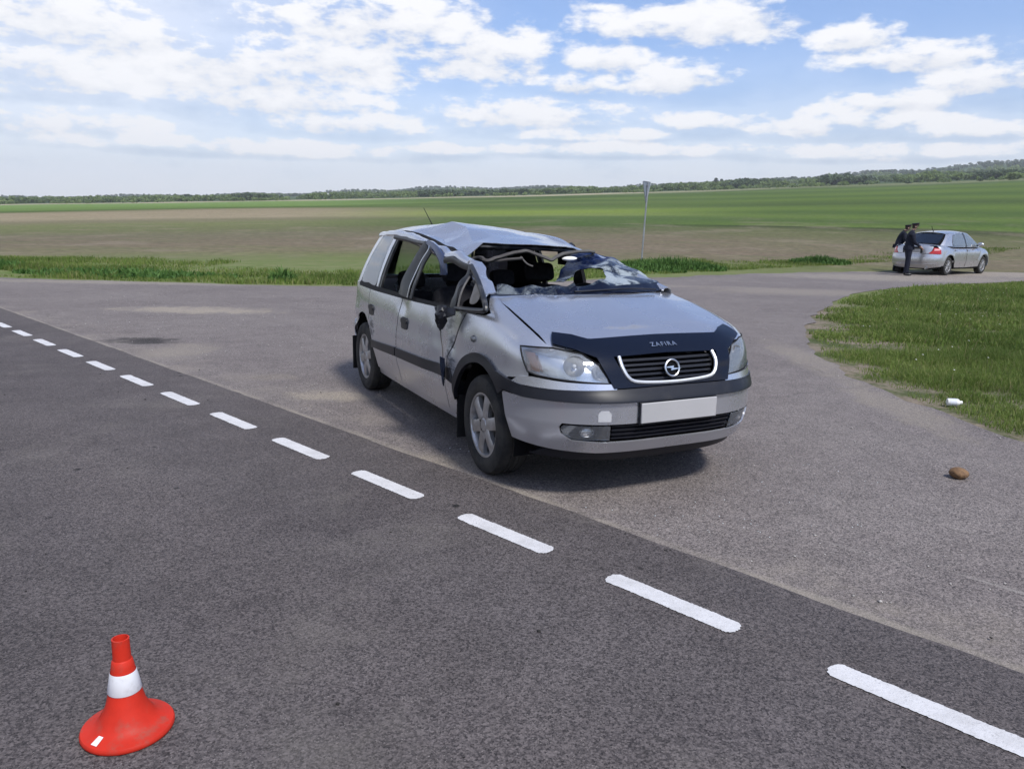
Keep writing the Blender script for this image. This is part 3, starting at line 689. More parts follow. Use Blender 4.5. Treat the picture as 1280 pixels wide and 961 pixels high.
# near rail (cant rail) with kinks, beaten flat onto the door tops
rail = [(-1.84, -.50, 1.385), (-1.62, -.575, 1.415), (-1.30, -.61, 1.432), (-.95, -.632, 1.438), (-.6, -.64, 1.424), (-.32, -.648, 1.398), (-.10, -.655, 1.372), (.08, -.66, 1.345), (.24, -.664, 1.338), (.36, -.67, 1.312), (.50, -.668, 1.322), (.62, -.672, 1.298), (.76, -.675, 1.280)]
def strip_mesh(name, path, prof, m, parent, **kw):
    """sweep an open profile (dy, dz) along a path (profile in the car's cross plane)"""
    V = []; n = len(prof); F = []
    for i, p in enumerate(path):
        for (a, b) in prof: V.append((p[0], p[1]+a, p[2]+b))
    for i in range(len(path)-1):
        for k in range(n-1): F.append((i*n+k, (i+1)*n+k, (i+1)*n+k+1, i*n+k+1))
    return mk(name, V, F, m, parent, **kw)
rd_ = cat(rail, 4)
strip_mesh('roof_rail', crumple(rd_, .012, 9, 3), [(-.012, -.04), (-.022, -.015), (-.015, .008), (.008, .02), (.035, .018), (.05, .004)], M_PAINT, van, sharp=24, solid=.006)
strip_mesh('drip_channel', [(p[0], p[1]+.052, p[2]+.010) for p in rd_[:-10]], [(-.006, .004), (.0, -.004), (.02, -.004), (.03, .012)], M_RUB, van, solid=.004)
strip_mesh('rail_lining', [(p[0], p[1]+.02, p[2]-.028) for p in rd_], [(-.02, -.03), (-.024, .0), (.02, .02), (.07, .012)], M_FRAME, van, solid=.004)
lrail = [(p[0], -p[1]-.02, p[2]-.005) for p in rail[:6]]+[(-.10, .60, 1.352), (.08, .575, 1.325), (.3, .555, 1.302), (.55, .565, 1.265), (.8, .59, 1.20), (1.0, .622, 1.148), (1.2, .652, 1.098)]
strip_mesh('roof_rail', cat(lrail, 3), [(.012, -.04), (.022, -.015), (.015, .008), (-.008, .02), (-.035, .018), (-.05, .004)], M_PAINT, van, sharp=24, solid=.006)
# near A-pillar: broad crumpled sheet
ap = {}
rows = [((.72, -.700, 1.262), (.76, -.66, 1.292), (.79, -.60, 1.288)), ((.87, -.712, 1.235), (.88, -.672, 1.262), (.90, -.625, 1.252)), ((1.00, -.742, 1.175), (1.00, -.695, 1.215), (1.00, -.645, 1.195)), ((1.14, -.772, 1.115), (1.11, -.715, 1.160), (1.09, -.655, 1.150)), ((1.27, -.795, 1.062), (1.21, -.735, 1.115), (1.155, -.66, 1.115))]
V = []; F = []
rr = [cat([np.array(r[k]) for r in rows], 4) for k in range(3)]
for i in range(len(rr[0])):
    col = cat([rr[0][i], rr[1][i], rr[2][i]], 4); V += col
n = 9
for i in range(len(rr[0])-1):
    for k in range(n-1): F.append((i*n+k, (i+1)*n+k, (i+1)*n+k+1, i*n+k+1))
mk('front_pillar', crumple(V, .026, 9, 8), F, M_PAINT, van, sharp=26, solid=.008)
# bent near door frames
def ribbon(name, path, w, m, parent, nrm=(0, -1, 0), thick=.012, n=4, **kw):
    P = [Vector(p) for p in cat(path, n)]; V = []; F = []
    ws = w if callable(w) else (lambda t: w)
    for i, p in enumerate(P):
        t = (P[min(i+1, len(P)-1)]-P[max(i-1, 0)]).normalized(); sd = t.cross(Vector(nrm)).normalized(); h = ws(i/(len(P)-1))/2
        V += [p-sd*h, p+Vector(nrm)*.006, p+sd*h]
    for i in range(len(P)-1):
        for k in range(2): F.append((i*3+k, i*3+k+1, (i+1)*3+k+1, (i+1)*3+k))
    return mk(name, V, F, m, parent, solid=thick, soff=0, **kw)
ribbon('bent_door_frame', [(-.16, -.842, .975), (-.15, -.825, 1.06), (-.10, -.785, 1.17), (-.03, -.745, 1.29), (.035, -.715, 1.375)], lambda t: .20-.13*t, M_FRAME, van)
tube('frame_edge', cat([(-.02, -.855, .975), (.0, -.835, 1.07), (.02, -.80, 1.16), (.05, -.76, 1.26), (.09, -.725, 1.335), (.08, -.712, 1.375)], 4), .007, M_CHROME, van, 6)
ribbon('bent_door_frame', [(.06, -.852, .975), (.075, -.83, 1.07), (.085, -.80, 1.15), (.10, -.76, 1.25), (.14, -.725, 1.33)], lambda t: .045, M_FRAME, van)
ribbon('torn_frame_strip', [(.035, -.712, 1.382), (.14, -.705, 1.362), (.24, -.70, 1.318), (.315, -.695, 1.25), (.33, -.695, 1.165)], lambda t: .045+.035*t, M_SKYFILM, van, nrm=(.25, -.95, .1))
ribbon('bent_door_frame', [(-.84, -.69, 1.405), (-.55, -.685, 1.395), (-.25, -.69, 1.38), (.0, -.705, 1.378)], lambda t: .03, M_FRAME, van)
ribbon('bent_door_frame', [(.36, -.70, 1.27), (.52, -.70, 1.285), (.70, -.705, 1.258), (.84, -.71, 1.25)], lambda t: .04, M_FRAME, van)
# quarter light frame at the door's front
tri = [(.935, -.842, .995), (1.15, -.835, 1.005), (1.345, -.825, 1.022), (1.36, -.822, 1.045), (1.27, -.80, 1.105), (1.08, -.755, 1.19), (.885, -.715, 1.262)]
tube('quarter_light_frame', dens(tri, .05)[:-8] if False else cat(tri, 4), .017, M_FRAME, van, 8)
ribbon('quarter_light_bar', [(.90, -.845, .99), (.905, -.83, 1.06), (.875, -.79, 1.13), (.90, -.745, 1.19), (.89, -.72, 1.262)], lambda t: .085-.05*t, M_FRAME, van, thick=.02)
tube('frame_edge', cat([(.985, -.85, 1.0), (.99, -.835, 1.08), (.97, -.80, 1.14), (.955, -.755, 1.20)], 4), .007, M_STEEL, van, 6)
mk('torn_lining', crumple([(1.0, -.80, 1.02), (1.12, -.79, 1.03), (1.17, -.77, 1.09), (1.06, -.735, 1.18), (1.0, -.74, 1.18), (1.02, -.77, 1.10)], .01, 8), [(0, 1, 2, 5), (5, 2, 3, 4)], M_BEIGE, van, solid=.01, sub=2)
# mirror torn off, hanging on its cable
bm = bmesh.new(); bmesh.ops.create_uvsphere(bm, u_segments=18, v_segments=12, radius=1)
for v in bm.verts:
    c = v.co.copy(); u = (c.z+1)/2                                         # bottom -> top
    v.co = Vector((.062*c.x*(.55+.75*u), .040*c.y*(.6+.5*u), .085*c.z))
    v.co.x += .03*u*u+.018*noise.noise(c*2.2); v.co.y += .02*noise.noise(c*2.4+Vector((5, 0, 0))); v.co.z += .022*noise.noise(c*2.0+Vector((0, 7, 0)))
    v.co += Vector((.85, -.915, .925))
mir = frombm('door_mirror', bm, M_BLACKP, van, sharp=30)
mk('mirror_foot', crumple([(.74, -.865, .985), (.98, -.86, .99), (1.0, -.872, .955), (.93, -.90, .93), (.84, -.93, .95), (.76, -.905, .97), (.80, -.93, .985)], .012, 12), [(0, 1, 6), (1, 2, 3, 4, 6), (4, 5, 0, 6)], M_BLACKP, mir, smooth=False, solid=.012)
tube('mirror_cable', cat([(.86, -.92, .87), (.852, -.915, .80), (.858, -.905, .72), (.85, -.90, .64)], 4), .004, M_STEEL, mir, 5)
mk('mirror_glass_remains', crumple([(.80, -.905, .66), (.875, -.905, .665), (.89, -.905, .58), (.865, -.902, .47), (.835, -.902, .50), (.815, -.905, .60)], .012, 14), [(0, 5, 2, 1), (5, 4, 3, 2)], M_CRAZE, mir, smooth=False, solid=.008)

# roof skin, buckled
rp = [(-1.86, -.46, 1.425), (-1.93, -.2, 1.478), (-1.95, 0, 1.49), (-1.93, .2, 1.48), (-1.86, .46, 1.45), (-1.6, -.53, 1.432), (-1.6, -.3, 1.488), (-1.6, 0, 1.512), (-1.6, .3, 1.505), (-1.6, .55, 1.455),
      (-1.2, -.565, 1.452), (-1.15, -.32, 1.505), (-1.2, 0, 1.527), (-1.2, .3, 1.505), (-1.2, .58, 1.468), (-.9, -.575, 1.445), (-.85, -.40, 1.485), (-.9, -.15, 1.535), (-.9, .2, 1.505), (-.9, .58, 1.46),
      (-.62, -.26, 1.542), (-.66, -.44, 1.432), (-.5, -.50, 1.435), (-.55, -.575, 1.412), (-.38, -.42, 1.40), (-.46, -.33, 1.455), (-.28, -.575, 1.385), (-.2, -.47, 1.375), (-.12, -.40, 1.385), (-.40, -.22, 1.505), (-.25, -.30, 1.445),
      (.0, -.565, 1.352), (.12, -.53, 1.318), (.10, -.45, 1.335), (.24, -.49, 1.288), (.13, -.30, 1.392), (.02, -.34, 1.395), (.22, -.20, 1.39), (.31, -.05, 1.386), (.38, .12, 1.382), (.39, .28, 1.372), (.30, .40, 1.36), (.16, .52, 1.345), (-.1, .575, 1.372),
      (-.5, .58, 1.43), (-.45, .25, 1.475), (-.20, .05, 1.472), (-.05, -.12, 1.44), (.12, .05, 1.422), (.12, .28, 1.405), (-.15, .35, 1.425), (-.30, -.08, 1.488), (-.6, 0, 1.522), (-.62, .3, 1.488), (.0, .18, 1.44)]
edge_loop = [0, 1, 2, 3, 4, 9, 14, 19, 44, 43, 42, 41, 40, 39, 38, 37, 35, 34, 32, 31, 26, 23, 15, 10, 5]
folds = [(20, 25), (25, 30), (30, 28), (20, 29), (29, 36), (20, 16), (16, 10), (21, 24), (24, 27), (27, 33), (33, 34), (28, 36), (36, 35), (51, 46), (20, 17), (20, 21)]
co, ed, fc, *_ = delaunay_2d_cdt([Vector(p[:2]) for p in rp], [(edge_loop[i], edge_loop[(i+1) % len(edge_loop)]) for i in range(len(edge_loop))]+folds, [], 1, 1e-5)
zmap = {(round(p[0], 4), round(p[1], 4)): p[2] for p in rp}
RV = []
for c in co:
    k = (round(c.x, 4), round(c.y, 4)); RV.append((c.x, c.y, zmap[k] if k in zmap else min(rp, key=lambda p: (p[0]-c.x)**2+(p[1]-c.y)**2)[2]))
bm = bmesh.new(); vs = [bm.verts.new(v) for v in RV]
for f in fc: bm.faces.new([vs[i] for i in f])
bm.normal_update()
if sum(f.normal.z for f in bm.faces) < 0: bmesh.ops.reverse_faces(bm, faces=bm.faces[:])
cz = [(Vector(rp[a]), Vector(rp[b])) for a, b in folds]
bmesh.ops.subdivide_edges(bm, edges=bm.edges[:], cuts=4, use_grid_fill=True)
# ease the flat facets except along the folds, then small buckles
for _ in range(2):
    new = {}
    for v in bm.verts:
        if v.is_boundary: continue
        dmin = min(((v.co-a)-(b-a)*max(0, min(1, (v.co-a).dot(b-a)/(b-a).length_squared))).length for a, b in cz)
        k = min(1, max(0, dmin-.01)/.09)*.5
        q = sum((e.other_vert(v).co for e in v.link_edges), Vector())/len(v.link_edges); new[v] = v.co.lerp(q, k)
    for v, c in new.items(): v.co = c
for v in bm.verts:
    d = noise.noise(v.co*5+Vector((4, 1, 0)))*.004+noise.noise(v.co*15)*.002
    v.co.z += d
frombm('roof', bm, M_PAINT, van, sharp=11, solid=.004)
# curled roof front lip and header remains
lip = [(.24, -.49, 1.284), (.15, -.33, 1.38), (.22, -.2, 1.382), (.31, -.05, 1.378), (.38, .12, 1.374), (.39, .28, 1.364), (.30, .40, 1.352), (.16, .52, 1.337)]
tube('roof_header', cat([(p[0]-.045, p[1], p[2]-.022) for p in lip[1:]], 4), .016, M_FRAME, van, 6)
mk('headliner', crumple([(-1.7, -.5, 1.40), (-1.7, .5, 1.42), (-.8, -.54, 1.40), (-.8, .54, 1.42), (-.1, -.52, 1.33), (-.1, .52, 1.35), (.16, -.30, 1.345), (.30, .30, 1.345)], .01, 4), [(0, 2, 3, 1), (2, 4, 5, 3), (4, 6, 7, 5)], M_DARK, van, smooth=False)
bow = [(.30, -.47, 1.278), (.36, -.43, 1.293), (.44, -.40, 1.272), (.43, -.30, 1.298), (.42, -.12, 1.340), (.43, -.06, 1.338), (.50, .06, 1.288), (.52, .09, 1.284), (.49, .20, 1.325), (.46, .40, 1.342), (.40, .52, 1.335)]
tube('roof_bow', crumple(cat(bow, 3), .006, 20), .016, M_TRIM, van, 6, flat=.8)
tube('roof_bow', crumple(cat([(.40, -.42, 1.262), (.43, -.30, 1.272), (.44, -.16, 1.290), (.45, -.12, 1.288)], 3), .006, 20), .011, M_TRIM, van, 6)
tube('roof_bow', cat([(.43, -.13, 1.30), (.46, -.09, 1.25), (.48, -.05, 1.232)], 3), .012, M_TRIM, van, 6, flat=.6)
tube('torn_wire_loom', cat([(.26, -.50, 1.290), (.33, -.47, 1.272), (.38, -.44, 1.288), (.42, -.41, 1.262), (.40, -.38, 1.25)], 4), .013, M_RUB, van, 6)
bm = bmesh.new(); bmesh.ops.create_uvsphere(bm, u_segments=14, v_segments=8, radius=.05); bmesh.ops.scale(bm, verts=bm.verts[:], vec=(.5, 1.35, .38)); bmesh.ops.translate(bm, verts=bm.verts[:], vec=(.50, .25, 1.287)); frombm('courtesy_lamp', bm, M_WHITEPL, van)
tube('antenna', [(-1.80, .0, 1.505), (-1.86, 0, 1.545), (-2.05, 0, 1.67)], [.008, .005, .003], M_RUB, van, 6)

# windscreen: laminated sheet torn from the near side, hanging from the far pillar and the scuttle
def xb(y): return 1.298-.30*(abs(y)/.64)**2.3*.45
def ws(y, x):
    base = xb(y); s = max(0, base-x)
    far = 1.100+.62*min(s, .10)+.225*max(0, s-.10)
    sag = (1-min(1, max(0, (y+.15)/.65)))
    z = far-.10*sag*min(1, s/.45)
    return z
sheet = [(-.645, 1.165), (-.5, 1.222), (-.3, 1.276), (-.1, 1.297), (.1, 1.297), (.3, 1.276), (.5, 1.222), (.645, 1.165), (.645, .95), (.625, .72), (.60, .48), (.56, .36), (.50, .34), (.46, .37), (.42, .35), (.36, .37), (.30, .42), (.26, .47), (.21, .53), (.15, .60), (.08, .67), (.03, .74), (-.02, .80), (-.06, .86), (-.10, .90), (-.05, .94), (.0, .91), (.05, .86), (.09, .82), (.14, .77), (.20, .745), (.27, .75), (.33, .78), (.335, .84), (.30, .90), (.27, .955), (.23, 1.02), (.20, 1.09), (.14, 1.16), (.02, 1.205), (-.10, 1.225), (-.20, 1.212), (-.28, 1.222), (-.36, 1.19), (-.44, 1.185), (-.52, 1.15), (-.58, 1.13), (-.625, 1.10), (-.655, 1.105)]
yf = np.linspace(-.28, .645, 24); fdep = lambda y: .032+.05*max(0, min(1, (y+.28)/.35))
frit = [(y, xb(y)) for y in yf]+[(y, xb(y)-fdep(y)) for y in yf[::-1]]
glass = [(-.655, 1.155), (-.645, 1.165), (-.5, xb(-.5)), (-.4, xb(-.4)), (-.3, xb(-.3))]+[(y, xb(y)-fdep(y)) for y in yf]+[p for p in sheet[8:-1]]
Q, Fw = fill2d([glass, frit], .022)
def in_frit(y, x): return y > -.28 and x > xb(y)-fdep(y)
PW = []
for (y, x) in Q:
    z = ws(y, x); s = max(0, xb(y)-x); k = min(1, s/.12)
    z += k*(.016*noise.noise(Vector((x*4.5, y*4.5, 1)))+.007*noise.noise(Vector((x*14, y*14, 3))))
    # hard fold of the flap beside the hole
    d = (y-.36)*.80+(x-.85)*.62; z += k*.030*math.exp(-(d/.05)**2)*(1 if x > .62 else max(0, 1-(.62-x)/.15))
    d2 = (x-.93)*.9-(y-.5)*.3; z -= k*.022*math.exp(-(d2/.03)**2)
    if y < -.12: z += .012*math.sin(y*40)*min(1, s/.05)+min(s, .08)*.35
    PW.append((x, y, z))
ws_o = mk('windscreen', PW, Fw, [M_CRAZE, M_FRIT], van, sharp=20, solid=.005)
for p in ws_o.data.polygons:          # printed black border along the base
    c = p.center
    if in_frit(c.y, c.x): p.material_index = 1
tube('wiper_arm', cat([(1.255, .50, 1.118), (1.27, .25, 1.128), (1.285, .0, 1.122), (1.285, -.16, 1.118)], 4), .006, M_BLACKP, van, 6)

mk('side_lining', crumple([(-.35, .62, 1.37), (-.35, .625, 1.20), (.0, .60, 1.33), (.0, .61, 1.20), (.3, .565, 1.295), (.3, .58, 1.205), (.55, .555, 1.25), (.52, .57, 1.19), (.75, .58, 1.205), (.70, .585, 1.175)], .02, 6), [(0, 1, 3, 2), (2, 3, 5, 4), (4, 5, 7, 6), (6, 7, 9, 8)], M_DARK, van, solid=.01)
# cabin
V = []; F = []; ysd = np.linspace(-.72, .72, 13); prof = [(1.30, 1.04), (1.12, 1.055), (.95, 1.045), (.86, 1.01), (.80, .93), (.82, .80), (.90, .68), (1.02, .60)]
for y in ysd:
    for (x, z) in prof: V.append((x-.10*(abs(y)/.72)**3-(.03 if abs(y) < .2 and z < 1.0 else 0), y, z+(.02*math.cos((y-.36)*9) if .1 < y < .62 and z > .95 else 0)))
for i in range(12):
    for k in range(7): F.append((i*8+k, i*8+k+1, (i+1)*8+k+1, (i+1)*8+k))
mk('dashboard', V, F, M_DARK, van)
sw = [Vector((.62, .36, .93))+Matrix.Rotation(R(-25), 3, 'Y') @ Vector((0, .185*math.cos(a), .185*math.sin(a))) for a in np.linspace(0, 2*math.pi, 28, endpoint=False)]
stw = tube('steering_wheel', [tuple(p) for p in sw], .015, M_RUB, van, 8, closed=True)
box('wheel_boss', (.635, .36, .93), (.05, .14, .12), M_RUB, stw, rot=Matrix.Rotation(R(-25), 3, 'Y'), bevel=.02)
def seat(x, y, w, zt, lean):
    def pad(name, c, s, rot, parent):
        bm = bmesh.new(); bm_box(bm, (0, 0, 0), s); bmesh.ops.subdivide_edges(bm, edges=bm.edges[:], cuts=2, use_grid_fill=True)
        for v in bm.verts: v.co *= 1-.05*(abs(v.co.x/s[0]*2)*abs(v.co.y/s[1]*2)+abs(v.co.z/s[2]*2)*abs(v.co.y/s[1]*2))
        bmesh.ops.transform(bm, matrix=Matrix.Translation(c) @ rot.to_4x4(), verts=bm.verts[:]); return frombm(name, bm, M_CLOTH, parent, sub=1)
    st = pad('seat', (x, y, .52), (.50, w, .17), Matrix.Rotation(R(-5), 3, 'Y'), van)
    h = zt-.52; rot = Matrix.Rotation(-lean, 3, 'Y')
    pad('backrest', Vector((x-.24, y, .52))+rot @ Vector((0, 0, h/2)), (.15, w, h), rot, st)
    pad('headrest', Vector((x-.24, y, .52))+rot @ Vector((0, 0, h+.10)), (.09, min(w*.6, .27), .16), rot, st)
seat(.22, -.37, .50, 1.07, .30); seat(.22, .37, .50, 1.07, .30)
for yy in (-.45, 0, .45): seat(-.72, yy, .42, .95, .30)
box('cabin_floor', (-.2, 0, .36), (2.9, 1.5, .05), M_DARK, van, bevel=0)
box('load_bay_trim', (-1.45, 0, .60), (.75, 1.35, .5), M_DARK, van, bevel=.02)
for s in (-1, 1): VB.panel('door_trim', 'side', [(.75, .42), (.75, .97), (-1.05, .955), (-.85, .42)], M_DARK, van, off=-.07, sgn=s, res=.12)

# ------------------------------------------------------------------ terrain
HF = CAM_H
AZ_K = ([-180, -75, -50, -33, -12, 0, 9, 20, 33, 50, 75, 180], [.006, .006, .007, .0096, .026, .0355, .0425, .0515, .0605, .064, .05, .006])
AZ_D0 = ([-180, -60, -33, -10, 10, 25, 40, 180], [40, 30, 26, 22, 27, 36, 44, 44])
AZ_SKY = ([-180, -60, -33, -25, -14, -6.5, 3.5, 9, 18, 24, 29, 33, 50, 70, 180], [.01, .012, .0125, .018, .029, .0385, .043, .041, .054, .062, .068, .074, .08, .06, .01])
def height(x, y):
    x = np.asarray(x, float); y = np.asarray(y, float)
    D = np.hypot(x, y); az = np.degrees(np.arctan2(x, y))
    k = np.interp(az, *AZ_K); d0 = np.interp(az, *AZ_D0); sk = np.interp(az, *AZ_SKY)
    q = np.maximum(0, D-d0); z = k*(q*q/(q+6))
    z7 = k*(np.maximum(0, 850-d0)); a7 = z7/850
    f = np.clip((D-850)/2300, 0, 1); f = f*f*(3-2*f)
    zf = D*(a7+(np.maximum(sk, a7+.004)-a7)*f)
    z = np.where(D > 850, zf, z)
    roll = np.where(D > 900, D*.0016*np.sin(az*.9+D*.0021)*f, 0)
    near = -.012+np.where((D > 45) & (D < 900), .25*np.sin(x*.045+1)*np.sin(y*.03)*np.clip((D-45)/100, 0, 1), 0)
    # low bank of the far verge
    bank = .10*np.exp(-((D-d0-1.5)/3.0)**2)
    return z+near+roll+bank*np.clip((D-17)/6, 0, 1)

def ground_mat():
    m = bpy.data.materials.new('field_and_soil'); m.use_nodes = True; t = NT(m.node_tree); b = t.n['Principled BSDF']
    P = t.node('ShaderNodeNewGeometry').outputs['Position']; x, y, z = t.sep(P)
    D = t.math('SQRT', t.math('ADD', t.math('MULTIPLY', x, x), t.math('MULTIPLY', y, y)))
    az = t.math('ARCTAN2', x, y)
    st = t.node('ShaderNodeMapping'); t.put(st.inputs[0], P); st.inputs['Scale'].default_value = (.16, 1., 0.)
    wob = t.math('MULTIPLY', t.math('SUBTRACT', t.noise(st.outputs[0], .035, 4, .6), .5), .16)
    L = t.math('ADD', t.math('LOGARITHM', t.math('MAXIMUM', D, 1.), 10.), wob)
    tt = t.mr(L, 1.25, 3.05, 0, 1, smooth=False)
    def ramp(stops):
        r = t.node('ShaderNodeValToRGB'); t.put(r.inputs[0], tt); e = r.color_ramp.elements
        while len(e) > 1: e.remove(e[-1])
        for i, (d, c) in enumerate(stops):
            p = (math.log10(d)-1.25)/1.8
            if i == 0: e[0].position = p; q = e[0]
            else: q = e.new(min(max(p, 0), 1))
            q.color = (*c, 1)
        return r.outputs[0]
    soil, olive, dgreen, bright, mid, tan = (.150, .118, .082), (.125, .128, .058), (.054, .090, .020), (.160, .215, .036), (.080, .125, .026), (.34, .30, .20)  # crop and soil tones; sunlit and cloud-shaded bands painted into the greens
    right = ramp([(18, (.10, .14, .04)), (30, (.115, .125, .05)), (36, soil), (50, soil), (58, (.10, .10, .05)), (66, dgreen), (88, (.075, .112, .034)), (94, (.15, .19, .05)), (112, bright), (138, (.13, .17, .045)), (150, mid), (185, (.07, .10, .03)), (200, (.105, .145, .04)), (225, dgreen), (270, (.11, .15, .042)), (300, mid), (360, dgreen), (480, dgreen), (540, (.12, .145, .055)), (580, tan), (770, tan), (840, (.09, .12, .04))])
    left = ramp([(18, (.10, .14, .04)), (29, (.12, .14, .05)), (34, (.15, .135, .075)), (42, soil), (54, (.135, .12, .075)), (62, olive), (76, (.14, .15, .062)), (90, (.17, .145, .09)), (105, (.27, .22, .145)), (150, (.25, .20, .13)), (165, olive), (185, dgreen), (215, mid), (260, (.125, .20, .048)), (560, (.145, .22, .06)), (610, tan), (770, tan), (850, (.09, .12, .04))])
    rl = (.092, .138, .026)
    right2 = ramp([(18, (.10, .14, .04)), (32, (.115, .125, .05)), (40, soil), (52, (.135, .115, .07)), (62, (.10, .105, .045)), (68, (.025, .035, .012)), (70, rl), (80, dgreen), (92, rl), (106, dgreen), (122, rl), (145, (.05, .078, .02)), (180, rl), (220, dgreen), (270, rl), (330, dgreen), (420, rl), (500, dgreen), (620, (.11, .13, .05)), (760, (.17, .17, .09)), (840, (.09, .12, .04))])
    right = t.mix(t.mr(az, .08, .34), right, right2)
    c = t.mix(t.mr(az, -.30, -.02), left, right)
    # drill rows, patches of regrowth, clods
    rows = t.noise(st.outputs[0], .9, 5, .65); patch = t.noise(P, .22, 5, .65); clod = t.noise(P, 2.6, 5, .7)
    c = t.mix(t.math('MULTIPLY', t.mr(rows, .42, .68), .42), c, (.10, .125, .045))
    c = t.mix(1., c, t.mix(t.mr(t.noise(st.outputs[0], 5., 4, .7), .3, .7), (.82, .82, .82), (1.18, 1.18, 1.18)), 'MULTIPLY')
    bare = t.math('MULTIPLY', t.mr(patch, .50, .66), t.mr(D, 120, 40, 0, .6))
    c = t.mix(bare, c, (.20, .165, .118))
    c = t.mix(1., c, t.mix(t.mr(clod, .25, .75), (.72, .72, .72), (1.22, 1.22, 1.22)), 'MULTIPLY')
    # far wooded slopes: forest floor and pale clearings
    far = t.mr(D, 840, 900)
    wood = t.mix(t.mr(t.noise(P, .05, 5, .7), .35, .65), (.035, .06, .022), (.065, .10, .035))
    cl = t.noise(t.comb(t.math('MULTIPLY', az, 22.), t.math('MULTIPLY', D, .0022), 0.), 1., 2, .5)
    wood = t.mix(t.mr(cl, .66, .70), wood, (.25, .24, .13))
    c = t.mix(far, c, wood)
    # soil of the verges near the junction
    near = t.mix(t.mr(t.noise(P, 1.3, 6, .7), .40, .62), (.235, .195, .15), (.085, .105, .04))
    near = t.mix(t.mr(t.noise(P, 30, 4, .7), .3, .7), near, t.mix(1., near, (.62, .6, .58), 'MULTIPLY'))
    near = t.mix(t.mr(y, 15, 18, 0, .75), near, t.mix(t.mr(t.noise(P, .8, 5, .7), .35, .65), (.115, .165, .042), (.155, .175, .065)))
    c = t.mix(t.mr(D, 25, 36, 1, 0), c, near)
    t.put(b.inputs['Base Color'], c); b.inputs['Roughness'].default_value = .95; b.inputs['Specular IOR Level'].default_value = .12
    t.put(b.inputs['Normal'], t.bump(t.math('ADD', t.noise(P, 9, 5, .7), t.math('MULTIPLY', t.noise(P, 1.2, 4, .6), 2.)), .55, .06))
    return m
rings = np.concatenate([[0], np.linspace(4, 44, 21), np.geomspace(47, 900, 44), np.geomspace(950, 3600, 26), [4500, 7000]])
azs = np.concatenate([np.radians(np.arange(-46, 46.1, 1.0)), np.radians(np.arange(50, 314, 6.0))])
RR, AA = np.meshgrid(rings[1:], azs, indexing='ij'); X = RR*np.sin(AA); Y = RR*np.cos(AA)
Z = height(X, Y); Z[RR > 4000] *= .6
GV = np.vstack([[[0, 0, -.012]], np.stack([X.ravel(), Y.ravel(), Z.ravel()], 1)]); na = len(azs); GF = []
for j in range(na): GF.append((0, 1+(j+1) % na, 1+j))
for i in range(len(rings)-2):
    for j in range(na): GF.append((1+i*na+j, 1+i*na+(j+1) % na, 1+(i+1)*na+(j+1) % na, 1+(i+1)*na+j))
gr = mk('ground', GV, [f[::-1] for f in GF], ground_mat(), sharp=180); tag(gr, kind='structure')

